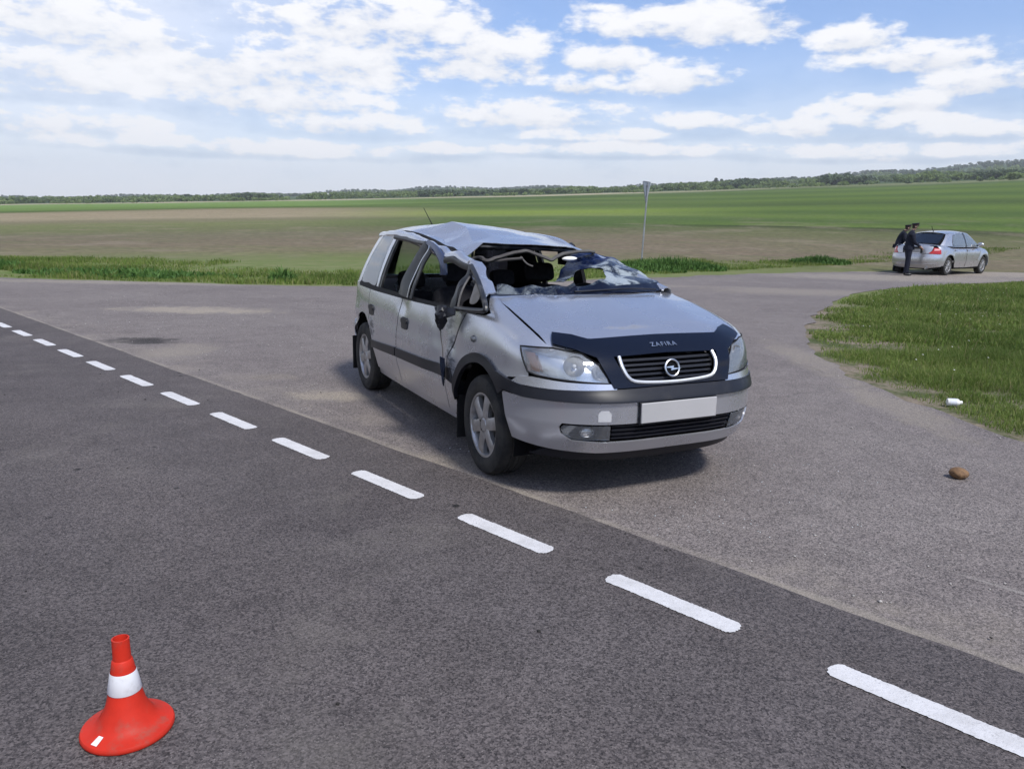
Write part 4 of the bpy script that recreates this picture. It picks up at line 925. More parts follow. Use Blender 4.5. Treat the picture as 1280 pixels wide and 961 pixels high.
# ------------------------------------------------------------------ road and junction
def asphalt(name, dark, light, apron=False):
    m = bpy.data.materials.new(name); m.use_nodes = True; t = NT(m.node_tree); b = t.n['Principled BSDF']
    P = t.node('ShaderNodeNewGeometry').outputs['Position']; x, y, z = t.sep(P)
    P2 = t.comb(x, y, 0.)
    big = t.noise(P2, .55, 3, .6); mid = t.noise(P2, 3.2, 4, .65); ag2 = t.vor(P2, 80)
    vc1 = t.sep(t.vor(P2, 125, out=1)); vc2 = t.sep(t.vor(t.vmath('ADD', P2, (7, 3, 0)), 230, out=1))
    ag = t.math('ADD', t.math('MULTIPLY', vc1[0], .6), t.math('MULTIPLY', vc2[1], .4))
    base = t.mix(t.mr(big, .32, .68), dark, light)
    base = t.mix(1., base, t.mix(t.mr(mid, .25, .75), (.90, .90, .90), (1.1, 1.1, 1.1)), 'MULTIPLY')
    base = t.mix(1., base, t.mix(t.mr(ag, .12, .88, smooth=False), (.36, .36, .365), (1.67, 1.65, 1.63)), 'MULTIPLY')
    # pale chips of stone in the binder
    chip = t.math('MULTIPLY', t.mr(ag2, .20, .10), t.mr(t.noise(P2, 21, 2), .50, .60))
    base = t.mix(t.math('MULTIPLY', chip, .75 if apron else .38), base, (.40, .37, .34))
    n_ = t.math('MULTIPLY', t.math('ADD', x, y), .70711); s_ = t.math('MULTIPLY', t.math('SUBTRACT', y, x), .70711)
    if apron:
        # sand washed against the road joint and over the apron
        jn = t.math('ADD', n_, t.math('MULTIPLY', t.math('SUBTRACT', t.noise(P2, 2.2, 4, .6), .5), .09))
        j = t.math('MULTIPLY', t.mr(t.math('ABSOLUTE', t.math('SUBTRACT', jn, 3.135)), .015, .055, 1, 0), t.mr(t.noise(P2, 1.1, 4, .7), .38, .62, .06, .48))
        base = t.mix(j, base, (.30, .265, .215))
        wide = t.math('MULTIPLY', t.mr(t.math('ABSOLUTE', t.math('SUBTRACT', n_, 3.2)), .0, .7, .36, 0), t.mr(t.noise(P2, 1.6, 5, .7), .45, .7))
        base = t.mix(wide, base, (.26, .225, .18))
        for (sx, sy, rx, ry, c, k) in ((-5.3, 13.1, 1.5, .55, (.33, .285, .225), .85), (-1.62, 6.85, .42, .28, (.33, .285, .225), .75), (-3.9, 9.0, .45, .7, (.28, .245, .2), .6), (-4.65, 9.75, .50, .30, (.022, .020, .019), .95), (-.35, 4.95, .5, .2, (.28, .24, .19), .5), (-2.4, 7.6, .3, .2, (.28, .24, .19), .35),
                                      (3.55, 9.4, .28, 1.6, (.27, .235, .19), .6), (3.45, 6.9, .28, 1.3, (.27, .235, .19), .6), (7, 19.5, 2.6, 1.2, (.27, .235, .19), .6), (13, 26, 5, 2.2, (.30, .265, .215), .75), (1.4, 14, 2.2, .5, (.27, .24, .2), .3), (-9.5, 18.2, 4, .5, (.30, .265, .215), .7), (0.6, 20.5, 6, .6, (.29, .255, .21), .5),  (18, 30, 6, 3, (.31, .27, .215), .85)):
            ux = t.math('DIVIDE', t.math('SUBTRACT', x, sx), rx); uy = t.math('DIVIDE', t.math('SUBTRACT', y, sy), ry)
            r2 = t.math('ADD', t.math('MULTIPLY', ux, ux), t.math('MULTIPLY', uy, uy))
            w_ = t.math('MULTIPLY', t.mr(t.math('ADD', r2, t.math('MULTIPLY', t.math('SUBTRACT', mid, .5), 3.2)), .0, 1.25, k, 0.), t.mr(ag, .30, .62, .45, 1.))
            base = t.mix(w_, base, c)
        # pale scrape marks running along the road
        sc = t.noise(t.comb(t.math('MULTIPLY', n_, 16.), t.math('MULTIPLY', s_, .55), 0.), 1., 3, .6)
        near_sc = t.math('MULTIPLY', t.mr(t.math('ABSOLUTE', t.math('SUBTRACT', n_, 4.1)), .1, .75, 1, 0), t.mr(s_, 2.5, .5))
        base = t.mix(t.math('MULTIPLY', t.math('MULTIPLY', t.mr(sc, .60, .70), near_sc), .55), base, (.30, .275, .25))
        # cracks
        cr = t.vor(t.vmath('ADD', P2, t.comb(t.math('MULTIPLY', big, 1.5), t.math('MULTIPLY', mid, .5), 0.)), .33, 'DISTANCE_TO_EDGE')
        base = t.mix(t.math('MULTIPLY', t.mr(cr, .0, .006, 1, 0), .18), base, (.03, .028, .027))
    else:
        # wheel tracks polished a little darker, oil drips and tar spots
        tr = t.mr(t.noise(t.comb(t.math('MULTIPLY', n_, 1.1), t.math('MULTIPLY', s_, .05), 0.), 1., 2), .4, .62)
        base = t.mix(t.math('MULTIPLY', tr, .25), base, t.mix(1., base, (1.28, 1.25, 1.2), 'MULTIPLY'))
        sp = t.math('MULTIPLY', t.mr(t.vor(P2, 4.2), .13, .08), t.mr(t.noise(P2, 1.7, 2), .56, .64))
        base = t.mix(t.math('MULTIPLY', sp, .85), base, (.012, .012, .012))
        br = t.mr(t.noise(t.vmath('ADD', P2, (40, 0, 0)), .9, 5, .7), .52, .75)
        base = t.mix(t.math('MULTIPLY', br, .24), base, (.20, .18, .155))
    t.put(b.inputs['Base Color'], base); t.put(b.inputs['Roughness'], t.mr(ag, .2, .8, .72, .95)); b.inputs['Specular IOR Level'].default_value = .18
    hgt = t.math('ADD', t.math('MULTIPLY', vc1[0], .6), t.math('MULTIPLY', t.mr(ag2, .0, .5), -.6))
    t.put(b.inputs['Normal'], t.bump(hgt, .6, .005))
    return m
M_ROAD = asphalt('road_asphalt', (.074, .0650, .0645), (.090, .0795, .0785))
M_APRON = asphalt('junction_asphalt', (.142, .124, .118), (.165, .146, .137), True)
E_ = Vector((-.70711, .70711)); N_ = Vector((.70711, .70711))
def rp_(s, n): return (E_.x*s+N_.x*n, E_.y*s+N_.y*n)
def smoothnoise(u, seed, amp): return amp*noise.noise(Vector((u, seed, 0)))
# main road: long strip with a slightly ragged edge
ssx = np.concatenate([np.linspace(-90, -8, 30), np.linspace(-7.8, 24, 240), np.linspace(25, 160, 50)])
RVt = []; RF = []
for s in ssx:
    e = 3.11+smoothnoise(s*1.3, 3, .025)+smoothnoise(s*6, 5, .012)
    for n_, z in ((-4.2, .004), (e-.02, .010), (e, .0045)): RVt.append((*rp_(s, n_), z))
for i in range(len(ssx)-1):
    for k in range(2): RF.append((3*i+k, 3*i+3+k, 3*i+4+k, 3*i+1+k))
road = mk('main_road', RVt, RF, M_ROAD, sharp=80); tag(road, kind='structure')
# junction apron: outline on the ground, ragged where grass meets it
ap_out = [rp_(30, 3.05), rp_(22, 5.6), (-16.5, 19.6), (-12.2, 18.9), (-8, 18.5), (-4.15, 18.4), (0, 20.3), (5.35, 25.5), (10.5, 30.0), (15.7, 34.2), (24, 41), (34, 49), (38, 44), (29, 36.6), (22, 30.2), (16.4, 25.6), (11.6, 22.4), (8.6, 19.6), (6.3, 15.8), (4.75, 12.6), (3.98, 10.4), (3.68, 8.8), (3.66, 7.4), (3.86, 5.9), (4.5, 4.4), (5.6, 2.6), (7.4, .3), rp_(-7.5, 4.6), rp_(-12, 3.6), rp_(-18, 3.05)]
ao = cat(ap_out[1:-1], 10); ao = [ap_out[0]]+ao+[ap_out[-1]]
ao2 = []
for i, p in enumerate(ao):
    a = 1 if 1 < i < len(ao)-2 else 0
    ao2.append((p[0]+a*(smoothnoise(p[0]*.9+p[1]*.9, 11, .16)+smoothnoise(p[0]*3+p[1]*2.6, 12, .08)), p[1]+a*(smoothnoise(p[0]*.9-p[1]*.9, 13, .16)+smoothnoise(p[0]*3-p[1]*2.6, 14, .08))))
Q, F = fill2d([ao2], 2.0)
apron = mk('junction_apron', [(q[0], q[1], 0) for q in Q], F, M_APRON, smooth=False); tag(apron, kind='structure')
APR = np.array(ao2)
def inside(poly, x, y):
    x = np.asarray(x); y = np.asarray(y); c = np.zeros(x.shape, bool); n = len(poly); j = n-1
    for i in range(n):
        xi, yi = poly[i]; xj, yj = poly[j]
        k = ((yi > y) != (yj > y)) & (x < (xj-xi)*(y-yi)/(yj-yi+1e-12)+xi); c ^= k; j = i
    return c
def dist_poly(poly, x, y):
    d = np.full(np.shape(x), 1e9); n = len(poly)
    for i in range(n):
        a = poly[i]; b = poly[(i+1) % n]; ab = b-a; L = ab@ab+1e-12
        t_ = np.clip(((x-a[0])*ab[0]+(y-a[1])*ab[1])/L, 0, 1); d = np.minimum(d, np.hypot(x-a[0]-t_*ab[0], y-a[1]-t_*ab[1]))
    return d
# painted dashes, worn at the rims
def paint():
    m = bpy.data.materials.new('road_paint'); m.use_nodes = True; t = NT(m.node_tree); b = t.n['Principled BSDF']
    P = t.node('ShaderNodeNewGeometry').outputs['Position']
    c = t.mix(t.mr(t.noise(P, 6, 5, .7), .35, .75), (.57, .56, .56), (.45, .44, .435))
    c = t.mix(t.math('MULTIPLY', t.mr(t.noise(P, 120, 4, .8), .56, .66), .65), c, (.20, .195, .19))
    t.put(b.inputs['Base Color'], c); b.inputs['Roughness'].default_value = .75; t.put(b.inputs['Normal'], t.bump(t.noise(P, 70, 3, .7), .5, .004)); return m
M_ROADP = paint()
for k in range(-6, 22):
    s0, s1 = .665+k*.998-.315, .665+k*.998+.315; w = .052; pts = []
    cs = [(s0+.02, -w), (s1-.02, -w), (s1, -w*.6), (s1+.006, 0), (s1, w*.6), (s1-.02, w), (s0+.02, w), (s0, w*.6), (s0-.006, 0), (s0, -w*.6)]
    for (s, n_) in dens(cs, .008): pts.append((*rp_(s+smoothnoise(s*150, n_*150+k, .007), 2.62+n_+smoothnoise(s*150+7, n_*150+k*3, .006)+smoothnoise(s*9, k*5, .003)), .013))
    mk('dash_marking', pts, [tuple(range(len(pts)))], M_ROADP, road, smooth=False)

# ------------------------------------------------------------------ parked saloon
sed_h = math.radians(37.1)
SX, SY = 14.83, 28.75
sed = empty('parked_saloon', (SX+.5*math.cos(sed_h)*2.6, SY+.5*math.sin(sed_h)*2.6, 0), sed_h, 'silver four-door saloon parked at the edge of the field, boot towards the junction', 'car'); sed.scale = (1.045, 1.045, 1.06)
M_SP = paint_mat('silver_paint_clean', (.50, .50, .515), dust=.22)
SZ = ([-2.25, -2.12, -2.0, -1.7, -1.4, -1.0, .8, 1.1, 1.4, 1.8, 2.05, 2.2], [.93, .985, 1.005, 1.02, 1.02, .96, .96, .97, .93, .85, .77, .66])
def g_sed(P):
    x, y, z = P[:, 0], P[:, 1], P[:, 2]; ay = np.abs(y)
    w = .862-.42*np.maximum(z-.60, 0)**2-.22*np.maximum(.45-z, 0)-.03*np.clip((np.abs(x)-1.2)/1.0, 0, 2)**2
    for cx in (1.3, -1.3):        # flared arches
        r = np.hypot(x-cx, z-.30); w = w+.022*np.exp(-((r-.40)/.06)**2)
    side = ay-w
    fr = x-(2.20-.45*(ay/.84)**3+np.interp(z, [.2, .4, .55, .7, .8], [-.08, 0, 0, -.05, -.2]))
    re = (-2.21+.36*(ay/.84)**3.2+np.interp(z, [.2, .32, .45, .58, .66, .8, 1.0, 1.1], [.12, .04, 0, 0, .035, .06, .12, .2]))-x
    top = z-(np.interp(x, *SZ)-.05*(ay/.7)**2)
    g = smax(side, fr, .12); g = smax(g, top, .12); return smax(g, re, .13)
SB = Body(g_sed, 1.2, -1.15, .45)
for s in (-1, 1):
    def SD(name, pts, m=M_SP, **kw): return SB.panel(name, 'side', pts, m, sed, sgn=s, res=.05, **kw)
    f_ = SD('front_door', [(.95, .93), (.93, .6), (.90, .26), (-.06, .24), (-.06, .6), (-.05, .935)])
    r_ = SD('rear_door', [(-.075, .935), (-.085, .6), (-.085, .24), (-.86, .25)]+arc(-1.3, .30, .37, 5, 60, 8)+[(-1.06, .75), (-1.0, .94)])
    SB.panel('rear_wing', 'rad', [(p[0], p[1]*s, p[2]) for p in [(-1.012, .82, .94), (-1.072, .85, .75), (-1.105, .86, .63)]+V3(arc(-1.3, .30, .37, 62, 178, 14), .86)+[(-1.78, .80, .32), (-1.80, .80, .58), (-1.86, .74, .70), (-1.86, .70, .88), (-1.88, .64, .96), (-1.72, .64, .99), (-1.60, .66, .985), (-1.3, .74, .97)]], M_SP, sed, sgn=s, res=.04)
    SB.panel('front_wing', 'rad', [(p[0], p[1]*s, p[2]) for p in [(.965, .82, .93), (.945, .86, .6), (.915, .84, .26)]+V3(arc(1.3, .30, .37, 184, 20, 16), .86)+[(1.80, .78, .50), (1.86, .72, .70), (1.7, .70, .85), (1.3, .70, .92)]], M_SP, sed, sgn=s, res=.05)
    SD('sill', [(.93, .25), (.93, .19), (-.93, .19), (-.93, .235)], M_DARK, off=-.02)
    SD('inner_shell', [(1.0, .9), (.92, .24), (-.90, .24)]+arc(-1.3, .30, .385, 0, 150, 10)+[(-1.6, .9)], M_DARK, off=-.03)
    for (hx, dd) in ((.06, f_), (-.86, r_)):
        SB.panel('door_handle', 'side', rrect(hx-.09, .80, hx+.09, .835, .015), M_SP, dd, sgn=s, off=.025, thick=.02, res=.05)
    make_wheel(sed, 1.3, .745*s, s, .305, .205, .19, 10, .016); make_wheel(sed, -1.3, .745*s, s, .305, .205, .19, 10, .016)
    for cx in (1.3, -1.3):
        V = [(px, yy*s, pz) for yy in (.80, .45) for (px, pz) in arc(cx, .30, .375, -10, 190, 16)]; V.append((cx, .45*s, .3))
        mk('wheel_housing', V, [(i, i+1, 17+i+1, 17+i) for i in range(16)]+[(17+i, 18+i, 34) for i in range(16)], M_DARK, sed)
    # lamps
    tl = SB.panel('tail_lamp', 'tail', [(-1.80, .78*s, .70), (-2.02, .60*s, .70), (-2.07, .50*s, .715), (-2.00, .58*s, .80), (-1.97, .62*s, .90), (-1.86, .70*s, .885), (-1.80, .76*s, .82)], M_RED, sed, off=.008, thick=.02, res=.04)
    SB.panel('reversing_lens', 'tail', [(-1.84, .745*s, .815), (-1.98, .63*s, .80), (-1.965, .63*s, .865), (-1.85, .72*s, .86)], mat('pink_lens', (.75, .35, .33), .2, coat=.5), tl, off=.012, res=.04)
    SB.panel('headlamp', 'wrap', [(1.75, .74*s, .60), (2.0, .56*s, .58), (2.03, .50*s, .66), (1.85, .66*s, .76), (1.70, .74*s, .76)], M_REFL, sed, off=.004, res=.05)
    # greenhouse
    K = [(1.9, (1.36, .02, .975), (.56, .02, 1.40)), (1.6, (1.30, .45, .965), (.55, .40, 1.385)), (1.3, (1.16, .70, .945), (.50, .545, 1.355)), (.95, (.95, .785, .93), (.42, .575, 1.365)), (.5, (.5, .80, .932), (.25, .59, 1.395)), (0, (0, .803, .935), (-.02, .598, 1.408)),
         (-.45, (-.45, .80, .94), (-.4, .592, 1.402)), (-.85, (-.85, .79, .945), (-.72, .58, 1.383)), (-1.15, (-1.15, .765, .955), (-.90, .56, 1.36)), (-1.45, (-1.45, .71, .975), (-1.0, .54, 1.345)), (-1.6, (-1.60, .62, .995), (-1.04, .50, 1.35)), (-1.8, (-1.68, .35, 1.01), (-1.07, .28, 1.37)), (-2.0, (-1.70, .0, 1.015), (-1.08, .0, 1.375))]
    GS = Sheet([(t, (b[0], b[1]*s, b[2]), (r[0], r[1]*s, r[2])) for t, b, r in K], .025)
    GS.panel('side_frame', [[(1.30, -.02), (-1.58, -.02), (-1.58, 1.0), (1.30, 1.0)]], M_SP, sed, off=-.004, thick=.01)
    GS.panel('front_window', cat([(.90, .06), (.4, .05), (-.02, .05), (-.02, .5), (-.02, .90), (.25, .90), (.72, .86), (.88, .42)], 3, True), M_GLASS, f_, off=.008)
    GS.panel('window_backing', [(.92, .03), (-.03, .03), (-.03, .93), (.70, .90)], M_GLASSDK, f_, off=.003)
    GS.panel('rear_window', cat([(-.12, .05), (-.6, .05), (-.98, .07), (-1.0, .4), (-.93, .75), (-.75, .90), (-.4, .91), (-.12, .90), (-.12, .5)], 3, True), M_GLASS, r_, off=.008)
    GS.panel('window_backing', [(-.10, .03), (-1.0, .03), (-1.03, .4), (-.90, .86), (-.6, .93), (-.10, .93)], M_GLASSDK, r_, off=.003)
    GS.panel('window_pillar', [(-.03, .0), (-.11, .0), (-.11, .95), (-.03, .95)], M_FRAME, sed, off=.010)
    GS.panel('back_light', [(-1.66, .06), (-2.0, .06), (-2.0, .92), (-1.64, .92)], M_GLASSDK, sed, off=.004)
    GS.panel('back_light_frame', [(-1.58, 0), (-2.0, 0), (-2.0, 1.0), (-1.58, 1.0)], M_DARK, sed, off=-.012)
    GS.panel('windscreen', [(1.32, .03), (1.9, .03), (1.9, .97), (1.32, .97)], M_GLASSDK, sed, off=0)
    # mirror
    bm = bmesh.new(); bmesh.ops.create_uvsphere(bm, u_segments=16, v_segments=10, radius=1); bmesh.ops.scale(bm, verts=bm.verts[:], vec=(.065, .11, .075)); bmesh.ops.translate(bm, verts=bm.verts[:], vec=(.80, .90*s, 1.01))
    mr = frombm('door_mirror', bm, M_SP, f_); tube('mirror_stalk', [(.82, .77*s, .96), (.81, .86*s, .985)], .018, M_FRAME, mr, 6)
rk = [(.50, .545, 1.355), (.42, .575, 1.365), (.25, .59, 1.395), (-.02, .598, 1.408), (-.4, .592, 1.402), (-.72, .58, 1.383), (-.90, .56, 1.36), (-1.04, .50, 1.35)]
V = []; F = []
for (x, yy, z) in rk:
    for k in range(-5, 6): q = k/5; V.append((x+(.06 if x > .4 else (-.05 if x < -.95 else 0))*(1-q*q), yy*q, z+.055*(1-abs(q)**2.2)))
for i in range(len(rk)-1):
    for k in range(10): F.append((i*11+k, i*11+k+1, (i+1)*11+k+1, (i+1)*11+k))
mk('roof', V, F, M_SP, sed, solid=.004)
SB.panel('bonnet', 'top', [(1.25, -.66), (1.85, -.60), (2.0, 0), (1.85, .60), (1.25, .66)], M_SP, sed, res=.07)
bl = SB.panel('boot_lid', 'top', [(-1.60, -.63), (-1.88, -.62), (-2.02, -.45), (-2.05, 0), (-2.02, .45), (-1.88, .62), (-1.60, .63), (-1.60, 0)], M_SP, sed, res=.05)
SB.panel('boot_face', 'tail', [(-2.06, -.49, .715), (-2.13, -.3, .70), (-2.13, .3, .70), (-2.06, .49, .715), (-2.0, .56, .80), (-1.96, .60, .93), (-2.02, .3, .985), (-2.03, 0, .99), (-2.02, -.3, .985), (-1.96, -.60, .93), (-2.0, -.56, .80)], M_SP, bl, res=.05)
SB.panel('rear_bumper', 'tail', [(-1.76, -.82, .30), (-2.0, -.5, .24), (-2.1, 0, .235), (-2.0, .5, .24), (-1.76, .82, .30), (-1.78, .80, .58), (-1.82, .77, .685), (-2.05, .5, .695), (-2.15, 0, .69), (-2.05, -.5, .695), (-1.82, -.77, .685), (-1.78, -.80, .58)], M_SP, sed, off=.012, thick=.02, res=.05)
SB.panel('bumper_crease', 'tail', [(-1.9, -.70, .39), (-2.1, -.4, .36), (-2.2, 0, .355), (-2.1, .4, .36), (-1.9, .70, .39), (-2.1, .4, .375), (-2.2, 0, .37), (-2.1, -.4, .375)], M_SP, sed, off=.03, thick=.02, res=.06)
SB.panel('bumper_valance', 'tail', [(-1.74, -.78, .25), (-2.0, 0, .20), (-1.74, .78, .25), (-1.8, .75, .32), (-2.1, 0, .26), (-1.8, -.75, .32)], M_DARK, sed, off=-.03, res=.07)
SB.panel('front_bumper', 'wrap', [(1.74, -.78, .26), (2.1, 0, .22), (1.74, .78, .26), (1.76, .76, .58), (2.1, 0, .62), (1.76, -.76, .58)], M_SP, sed, off=.01, res=.07)
np_ = box('number_plate', (-2.165, 0, .79), (.012, .52, .112), M_PLATE, sed, bevel=.003)
box('plate_recess', (-2.13, 0, .80), (.05, .66, .17), M_FRAME, np_, bevel=.01)
box('boot_trim', (-2.135, 0, .905), (.05, .60, .045), M_FRAME, np_, bevel=.01)
tube('antenna', [(-.86, 0, 1.43), (-.95, 0, 1.50), (-1.02, 0, 1.60)], [.016, .012, .010], M_RUB, sed, 6)
box('floor_pan', (0, 0, .25), (3.9, 1.36, .12), M_DARK, sed, bevel=0)
tube('exhaust_pipe', [(-1.9, -.5, .23), (-2.17, -.5, .22)], .028, M_CHROME, sed, 10)
lathe('exhaust_silencer', [(0, -.2), (.09, -.18), (.09, .18), (0, .2)], M_STEEL, sed, 12, 'x', (-1.75, -.35, .25))
for (sx, sy) in ((.15, .36), (.15, -.36), (-.75, .38), (-.75, -.38), (-.75, 0)):
    st = box('seat', (sx, sy, .55), (.5, .46, .2), M_CLOTH, sed, bevel=.05); box('backrest', (sx-.24, sy, .80), (.14, .46, .5), M_CLOTH, st, bevel=.05); box('headrest', (sx-.28, sy, 1.12), (.09, .24, .14), M_CLOTH, st, bevel=.04)
box('parcel_shelf', (-1.35, 0, .97), (.45, 1.2, .03), M_DARK, sed, bevel=0)
box('dashboard', (.85, 0, .85), (.35, 1.3, .2), M_DARK, sed, bevel=.05)

# ------------------------------------------------------------------ two officers
M_UNI = mat('navy_uniform', (.010, .012, .022), .85, spec=.2, col2=(.016, .018, .03), nscale=12, bump=.3, bscale=30, bdist=.01)
M_SKIN = mat('skin', (.46, .28, .21), .55, col2=(.40, .23, .17), nscale=20)
M_HAIR = mat('short_hair', (.035, .025, .018), .8)
M_SHOE = mat('black_shoe', (.008, .008, .008), .35)
def skin_mesh(nodes, edges, root):
    """nodes: name -> (x, y, z, rx, ry)"""
    names = list(nodes); me = bpy.data.meshes.new('sk'); me.from_pydata([nodes[n][:3] for n in names], [(names.index(a), names.index(b)) for a, b in edges], []); o = bpy.data.objects.new('sk', me); COL.objects.link(o)
    o.modifiers.new('s', 'SKIN').use_smooth_shade = True
    for i, n in enumerate(names): me.skin_vertices[0].data[i].radius = nodes[n][3:5]
    me.skin_vertices[0].data[names.index(root)].use_root = True
    q = o.modifiers.new('u', 'SUBSURF'); q.levels = 2; q.render_levels = 2
    dg = bpy.context.evaluated_depsgraph_get(); r = bpy.data.meshes.new_from_object(o.evaluated_get(dg)); bpy.data.objects.remove(o); return r
def person(loc, rz, label, lean, head_fwd, arm_r, arm_l, step=.10, turn=0):
    """faces +x; arm = (elbow, wrist) offsets from the shoulder"""
    e = empty('person', loc, rz, label, 'person', None)
    V_ = Vector; rot = Matrix.Rotation(lean, 3, 'Y'); hip = V_((0, 0, .93))
    up_ = lambda p: hip+rot @ (V_(p)-hip)
    N = {}; E = []
    def nd(n, p, a, b=None): N[n] = (*p, a, b or a)
    nd('pelvis', hip, .17, .165); nd('waist', up_((0, 0, 1.08)), .17, .165); nd('chest', up_((.01, 0, 1.28)), .19, .17); nd('upper', up_((0, 0, 1.42)), .165, .135); nd('neck', up_((.01, 0, 1.52)), .06); nd('neck2', up_((.03+head_fwd*.5, 0, 1.575)), .056)
    hc = up_((.045+head_fwd, 0, 1.66)); nd('head', hc, .085, .082); nd('crown', hc+V_((-.005, 0, .085)), .08, .075)
    E += [('pelvis', 'waist'), ('waist', 'chest'), ('chest', 'upper'), ('upper', 'neck'), ('neck', 'neck2'), ('neck2', 'head'), ('head', 'crown')]
    for s, nm, arm in ((-1, 'r', arm_r), (1, 'l', arm_l)):
        sh = up_((0, .19*s, 1.43)); el = sh+V_(arm[0]); wr = el+V_(arm[1]); nd('sh'+nm, sh, .088, .084); nd('el'+nm, el, .066); nd('wr'+nm, wr, .042)
        d = (wr-el).normalized(); hd = wr+d*.085; nd('hd'+nm, hd, .036, .022); sd = d.cross(V_((0, 0, 1)));
        sd = sd.normalized() if sd.length > .2 else V_((1, 0, 0)); nb = d.cross(sd).normalized()
        E += [('upper', 'sh'+nm), ('sh'+nm, 'el'+nm), ('el'+nm, 'wr'+nm), ('wr'+nm, 'hd'+nm)]
        for f in range(4):
            o_ = sd*((f-1.5)*.021); ln = (.075, .085, .08, .062)[f]
            nd(f'k{nm}{f}', hd+d*.045+o_, .0095); nd(f't{nm}{f}', hd+d*(.045+ln*.75)+o_+nb*.03, .008); E += [('hd'+nm, f'k{nm}{f}'), (f'k{nm}{f}', f't{nm}{f}')]
        nd('th'+nm, wr+d*.06+sd*.045, .011); nd('tt'+nm, wr+d*.10+sd*.06+nb*.02, .009); E += [('wr'+nm, 'th'+nm), ('th'+nm, 'tt'+nm)]
        fx = step*s; nd('hp'+nm, (0, .095*s, .86), .115, .12); nd('kn'+nm, (fx*.6+.02, .10*s, .49), .085); nd('an'+nm, (fx, .105*s, .10), .065); nd('he'+nm, (fx-.03, .105*s, .045), .045); nd('to'+nm, (fx+.17, .12*s, .038), .042, .034)
        E += [('pelvis', 'hp'+nm), ('hp'+nm, 'kn'+nm), ('kn'+nm, 'an'+nm), ('an'+nm, 'he'+nm), ('he'+nm, 'to'+nm)]
    me = skin_mesh(N, E, 'pelvis')
    for m in (M_UNI, M_SKIN, M_SHOE): me.materials.append(m)
    nk = V_(N['neck2'][:3]); wrs = [V_(N['wr'+q][:3]) for q in 'rl']
    zmin = min(v.co.z for v in me.vertices)
    for v in me.vertices: v.co.z -= zmin
    for p in me.polygons:
        c = p.center+V_((0, 0, zmin)); i = 0
        if (c-nk).dot(rot @ V_((0, 0, 1))) > -.02 and (c-hc).length < .22: i = 1
        elif c.z < .085: i = 2
        else:
            for q, w in zip('rl', wrs):
                d = (w-V_(N['el'+q][:3])).normalized()
                if (c-w).dot(d) > .005 and (c-w).length < .3: i = 1
        p.material_index = i
    me.shade_smooth(); b = bpy.data.objects.new('body', me); COL.objects.link(b); b.parent = e
    hz = hc-V_((0, 0, zmin))
    # face: nose, ears, eyes, mouth; hair and peaked cap
    bm = bmesh.new(); bmesh.ops.create_cone(bm, segments=6, radius1=.018, radius2=.006, depth=.045, cap_ends=True); bmesh.ops.translate(bm, verts=bm.verts[:], vec=hz+V_((.092, 0, .0))); frombm('nose', bm, M_SKIN, b)
    for s in (-1, 1):
        bm = bmesh.new(); bmesh.ops.create_uvsphere(bm, u_segments=8, v_segments=6, radius=.028); bmesh.ops.scale(bm, verts=bm.verts[:], vec=(.7, .35, 1.1)); bmesh.ops.translate(bm, verts=bm.verts[:], vec=hz+V_((-.005, .085*s, .005))); frombm('ear', bm, M_SKIN, b)
        bm = bmesh.new(); bmesh.ops.create_uvsphere(bm, u_segments=8, v_segments=6, radius=.010); bmesh.ops.translate(bm, verts=bm.verts[:], vec=hz+V_((.078, .032*s, .028))); frombm('eye', bm, M_SHOE, b)
    box('mouth', hz+V_((.080, 0, -.045)), (.012, .045, .008), mat('lips', (.30, .12, .10), .6), b, bevel=.003)
    V, F = lathe_vf([(.080, -.045), (.092, .0), (.092, .05), (.08, .08)], 18); mk('hair', [hz+V_((-.012, 0, .0))+V_(v) for v in V if True], [f for f in F if True and V[f[0]][0] < .02], M_HAIR, b)
    V, F = lathe_vf([(0, .128), (.09, .128), (.118, .120), (.115, .110), (.098, .090), (.097, .055)], 24)
    cp = mk('peaked_cap', [hz+V_((v[0]*1.05, v[1], v[2]+v[0]*.12)) for v in V], F, M_UNI, e, sharp=50)
    pk = []
    for r_ in (.092, .16):
        for k in range(9): a = R(-62+k*15.5); pk.append(hz+V_((r_*math.cos(a)*(1.0 if r_ < .1 else 1.02), r_*math.sin(a)*(1 if r_ < .1 else .68), .062-(.022 if r_ > .1 else 0)*math.cos(a))))
    mk('cap_peak', pk, [(k, k+1, 10+k, 9+k) for k in range(8)], M_SHOE, cp, solid=.004)
    V, F = lathe_vf([(.0985, .062), (.1005, .066), (.1005, .085), (.0985, .09)], 24); mk('cap_band', [hz+V_((v[0]*1.05, v[1], v[2]+v[0]*.12)) for v in V], F, mat('cap_band_cloth', (.03, .008, .010), .8), cp)
    # jacket hem and belt give the tunic its edge
    V, F = lathe_vf([(.196, .88), (.198, .92), (.185, 1.02)], 20); mk('jacket_hem', [V_((v[0]*.92, v[1]*1.08, v[2]-zmin)) for v in V], F, M_UNI, e, solid=.01)
    return e
def spot(px, D):
    az = dir_px(px, 340)[0]; return (D*math.sin(az), D*math.cos(az))
p2 = spot(1132.5, 30.6); p1 = spot(1118.5, 33.3)
person((*p2, float(0)), R(-14), 'person in dark uniform and peaked cap standing behind the boot of the silver saloon', R(4), .03, ((.06, -.03, -.28), (.20, .06, -.14)), ((.08, .02, -.28), (.21, -.07, -.12)), .05)
person((*p1, float(height(*p1))+.012 if not inside(APR, np.array([p1[0]]), np.array([p1[1]]))[0] else 0.), R(-14), 'person in dark uniform and cap leaning at the far side of the silver saloon', R(16), .04, ((.06, -.06, -.28), (.14, .05, -.20)), ((.10, .03, -.27), (.20, -.05, -.13)), .06)

